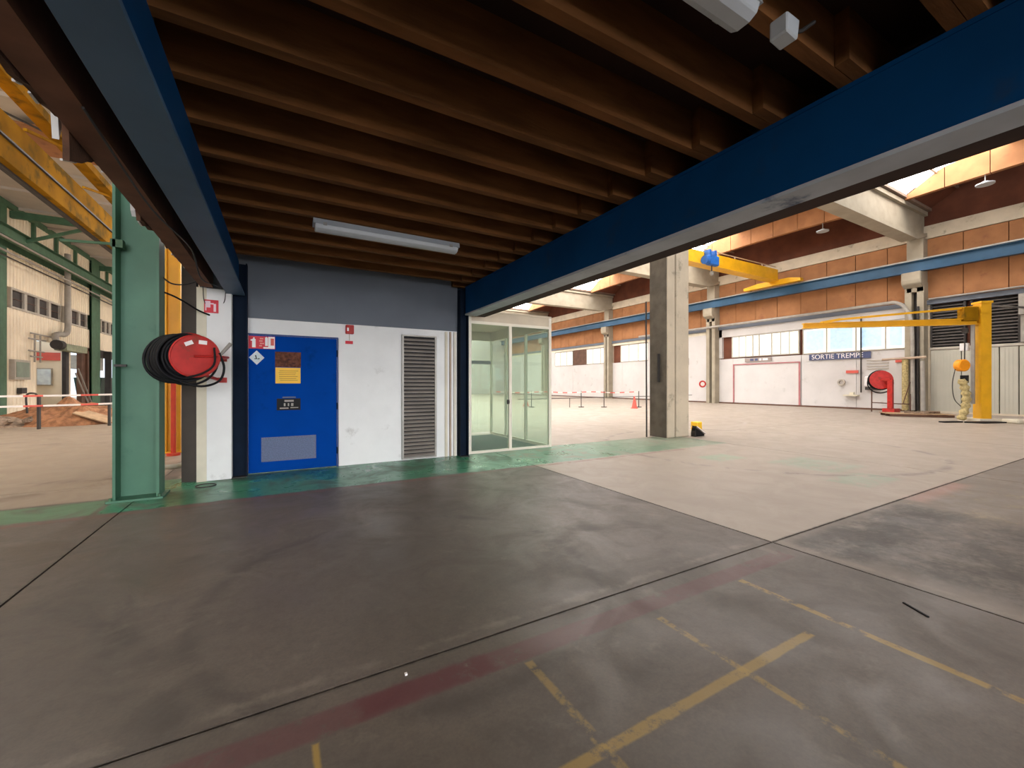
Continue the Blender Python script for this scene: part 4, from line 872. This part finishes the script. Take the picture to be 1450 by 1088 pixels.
# left ceiling and girder
lc = holder('ceiling_left', (-4, 20, 10.6))
yy = -14
while yy < 60:
    B().box(-12.2, 4.0, yy + .03, yy + 2.97, 10.62, 10.72).build('panel', 'lceil', lc)
    B().box(-12.1, 3.9, yy - .06, yy + .06, 10.5, 10.62).build('purlin', 'lceil', lc); yy += 3
for x in (-9.2, -6.4): B().box(x - .05, x + .05, 6, 56, 10.42, 10.5).build('tie_beam', 'dkgreen', lc)
for a_ in (20, 28, 36, 44): B().box(-1.2, 3.4, a_ + 1, a_ + 6, 10.40, 10.42).build('rooflight', 'skyL', lc)
for a_ in (7,): B().box(-11.2, -4.6, a_ + 1, a_ + 6.5, 10.56, 10.6).build('rooflight', 'skyL', lc)
B().box(-8, -5.5, 20.2, 22.6, 10.3, 10.36).build('orange_strip', 'orange', lc)
B().beam((-8.2, 16, 9.4), (-5.2, 23, 10.2), .05, .05).beam((-6, 17, 9.8), (-3, 26, 10.2), .05, .05).build('tie_rod', 'dark', lc)
t = thing('runway_girder', (-5, 25, 6), 'deep dusty yellow runway girder crossing high in the left hall', 'girder')
B().box(-5.15, -4.85, 3, 45, 6.0, 6.42).build('lower_box', 'oyellow', t)
B().box(-5.3, -4.8, 3, 45, 6.42, 6.46).build('rail', 'dark', t)
B().box(-5.5, -4.95, 3, 45, 6.46, 7.05).build('upper_box', 'oyellow', t)
B().box(-4.9, -4.6, 3, 45, 7.4, 7.6).build('top_member', 'oyellow', t)
for k in range(14): B().beam((-4.9, 4 + k * 3, 7.05), (-4.75, 5.5 + k * 3, 7.42), .06, .06).build('brace', 'oyellow', t)
B().box(-5.1, -5.0, 3, 45, 5.94, 6.0).build('lower_rail', 'dark', t)
tag(B().tube([(-5.2, 13.6, 7.15), (-5.2, 15.2, 7.15)], .07).build('tube_lamp', 'tube', org=(-5.2, 14, 7.1)), 'white tube lamp on top of the yellow runway girder', 'lamp')
for y in (30.5, 41.5): tag(B().box(-12, 3.9, y - .1, y + .1, 9.9, 10.25).build('cross_beam', 'dkgreen', org=(-4, y, 10)), ('near green cross beam under the left hall ceiling', 'far green cross beam under the left hall ceiling')[y > 40], 'beam')
for y in (30.5,): tag(B().beam((-11.5, y - .4, 8.6), (-8.5, y - .2, 10.1), .14, .14).build('knee_brace', 'dkgreen', org=(-10, y, 9)), 'green diagonal brace from the left wall to the cross beam', 'brace')

# barrier, rubble
t = thing('site_barrier', (-6.5, 19.8, 0), 'dark metal site barrier with white and red tape before the dirt heap', 'barrier')
for x, y in ((-7.06, 19.57), (-5.44, 19.98)): B().beam((x, y, 0), (x, y, 1.12), .12, .06).build('post', 'dark', t)
for z in (1.1, .75): B().tube([(-7.06, 19.57, z), (-6.2, 19.8, z + .02), (-5.44, 19.98, z)], .025).build('rail', 'dark', t)
B().tube(curve_pts([(-7.6, 20.3, .5), (-7.62, 20.3, 1.1), (-7.4, 20.2, 1.18), (-7.1, 19.6, 1.1)]), .03).build('hoop', 'dark', t)
def LL(a, b, s_, z, sag): return Vector((a[0] + (b[0] - a[0]) * s_, a[1] + (b[1] - a[1]) * s_, z - sag * math.sin(s_ * PI)))
for z, sg in ((1.16, .05), (.85, .07)):
    for i in range(36): B().beam(LL((-11, 18.2), (-3.6, 20.3), i / 36, z, sg), LL((-11, 18.2), (-3.6, 20.3), (i + 1) / 36, z, sg), .008, .06).build('tape', 'tape' if (i // 2) % 3 else 'tapered', t)
def mound(name, cx, cy, rx, ry, h, m, label, cat, seed):
    random.seed(seed); n = 26; vs = []; fs = []
    for i in range(n + 1):
        for j in range(n + 1):
            u, v = i / n * 2 - 1, j / n * 2 - 1; r2 = u * u + v * v
            z = max(0, 1 - r2) ** 1.1 * h * (1 + .35 * math.sin(u * 7 + seed) * math.cos(v * 6)) + (random.uniform(0, .07) if r2 < 1 else -.02)
            vs.append((cx + u * rx, cy + v * ry, z))
    for i in range(n):
        for j in range(n): a_ = i * (n + 1) + j; fs.append((a_, a_ + n + 1, a_ + n + 2, a_ + 1))
    return tag(B().add(vs, fs).build(name, m, org=(cx, cy, 0)), label, cat, kind='stuff')
mound('dirt_heap', -6.9, 22.0, 1.4, 1.6, .75, 'dirt', 'heap of brown earth behind the metal site barrier', 'dirt', 3)
mound('dirt_heap', -5.0, 26.2, 1.9, 2.2, 1.0, 'dirt', 'second heap of brown earth partly behind the green column', 'dirt', 5)
mound('rubble_heap', -9.0, 21.3, 1.3, .8, .35, 'rubble', 'low heap of grey rubble at the left edge', 'rubble', 8)
mound('rubble_heap', -9.0, 27.6, 2.2, 2.2, .45, 'dirt', 'broken pinkish ground before the cream wall', 'rubble', 11)
tag(B().beam((-6.6, 21.0, .5), (-5.6, 20.9, .1), .5, .04, (0, -.3, 1)).build('loose_board', 'plank', org=(-6, 21, 0)), 'flat grey board leaning on the earth heap', 'board')
random.seed(21)
for k in range(14):
    x, y = random.uniform(-9.8, -7.9), random.uniform(20.3, 21.2); s_ = random.uniform(.08, .2)
    tag(B().beam((x, y, .1 + random.random() * .15), (x + s_, y + random.uniform(-.1, .1), .16 + random.random() * .2), s_, s_ * .6).build('rubble_lump', 'rubble', org=(x, y, 0)), 'broken grey lump on the low rubble heap at the left edge', 'rubble', 'rubble lumps at the left edge')
tag(B().beam((3.71, 1.15, .004), (3.62, 1.0, .004), .012, .008).build('wire_scrap', 'black', org=(3.65, 1.07, 0)), 'short black scrap lying on the bare floor at the right', 'scrap')
tag(B().box(1.0 - .45, 1.012 - .45, 2.11, 2.125, 0, .008).build('paper_scrap', 'signwhite', org=(.55, 2.11, 0)), 'tiny white crumb on the red floor lane', 'scrap')
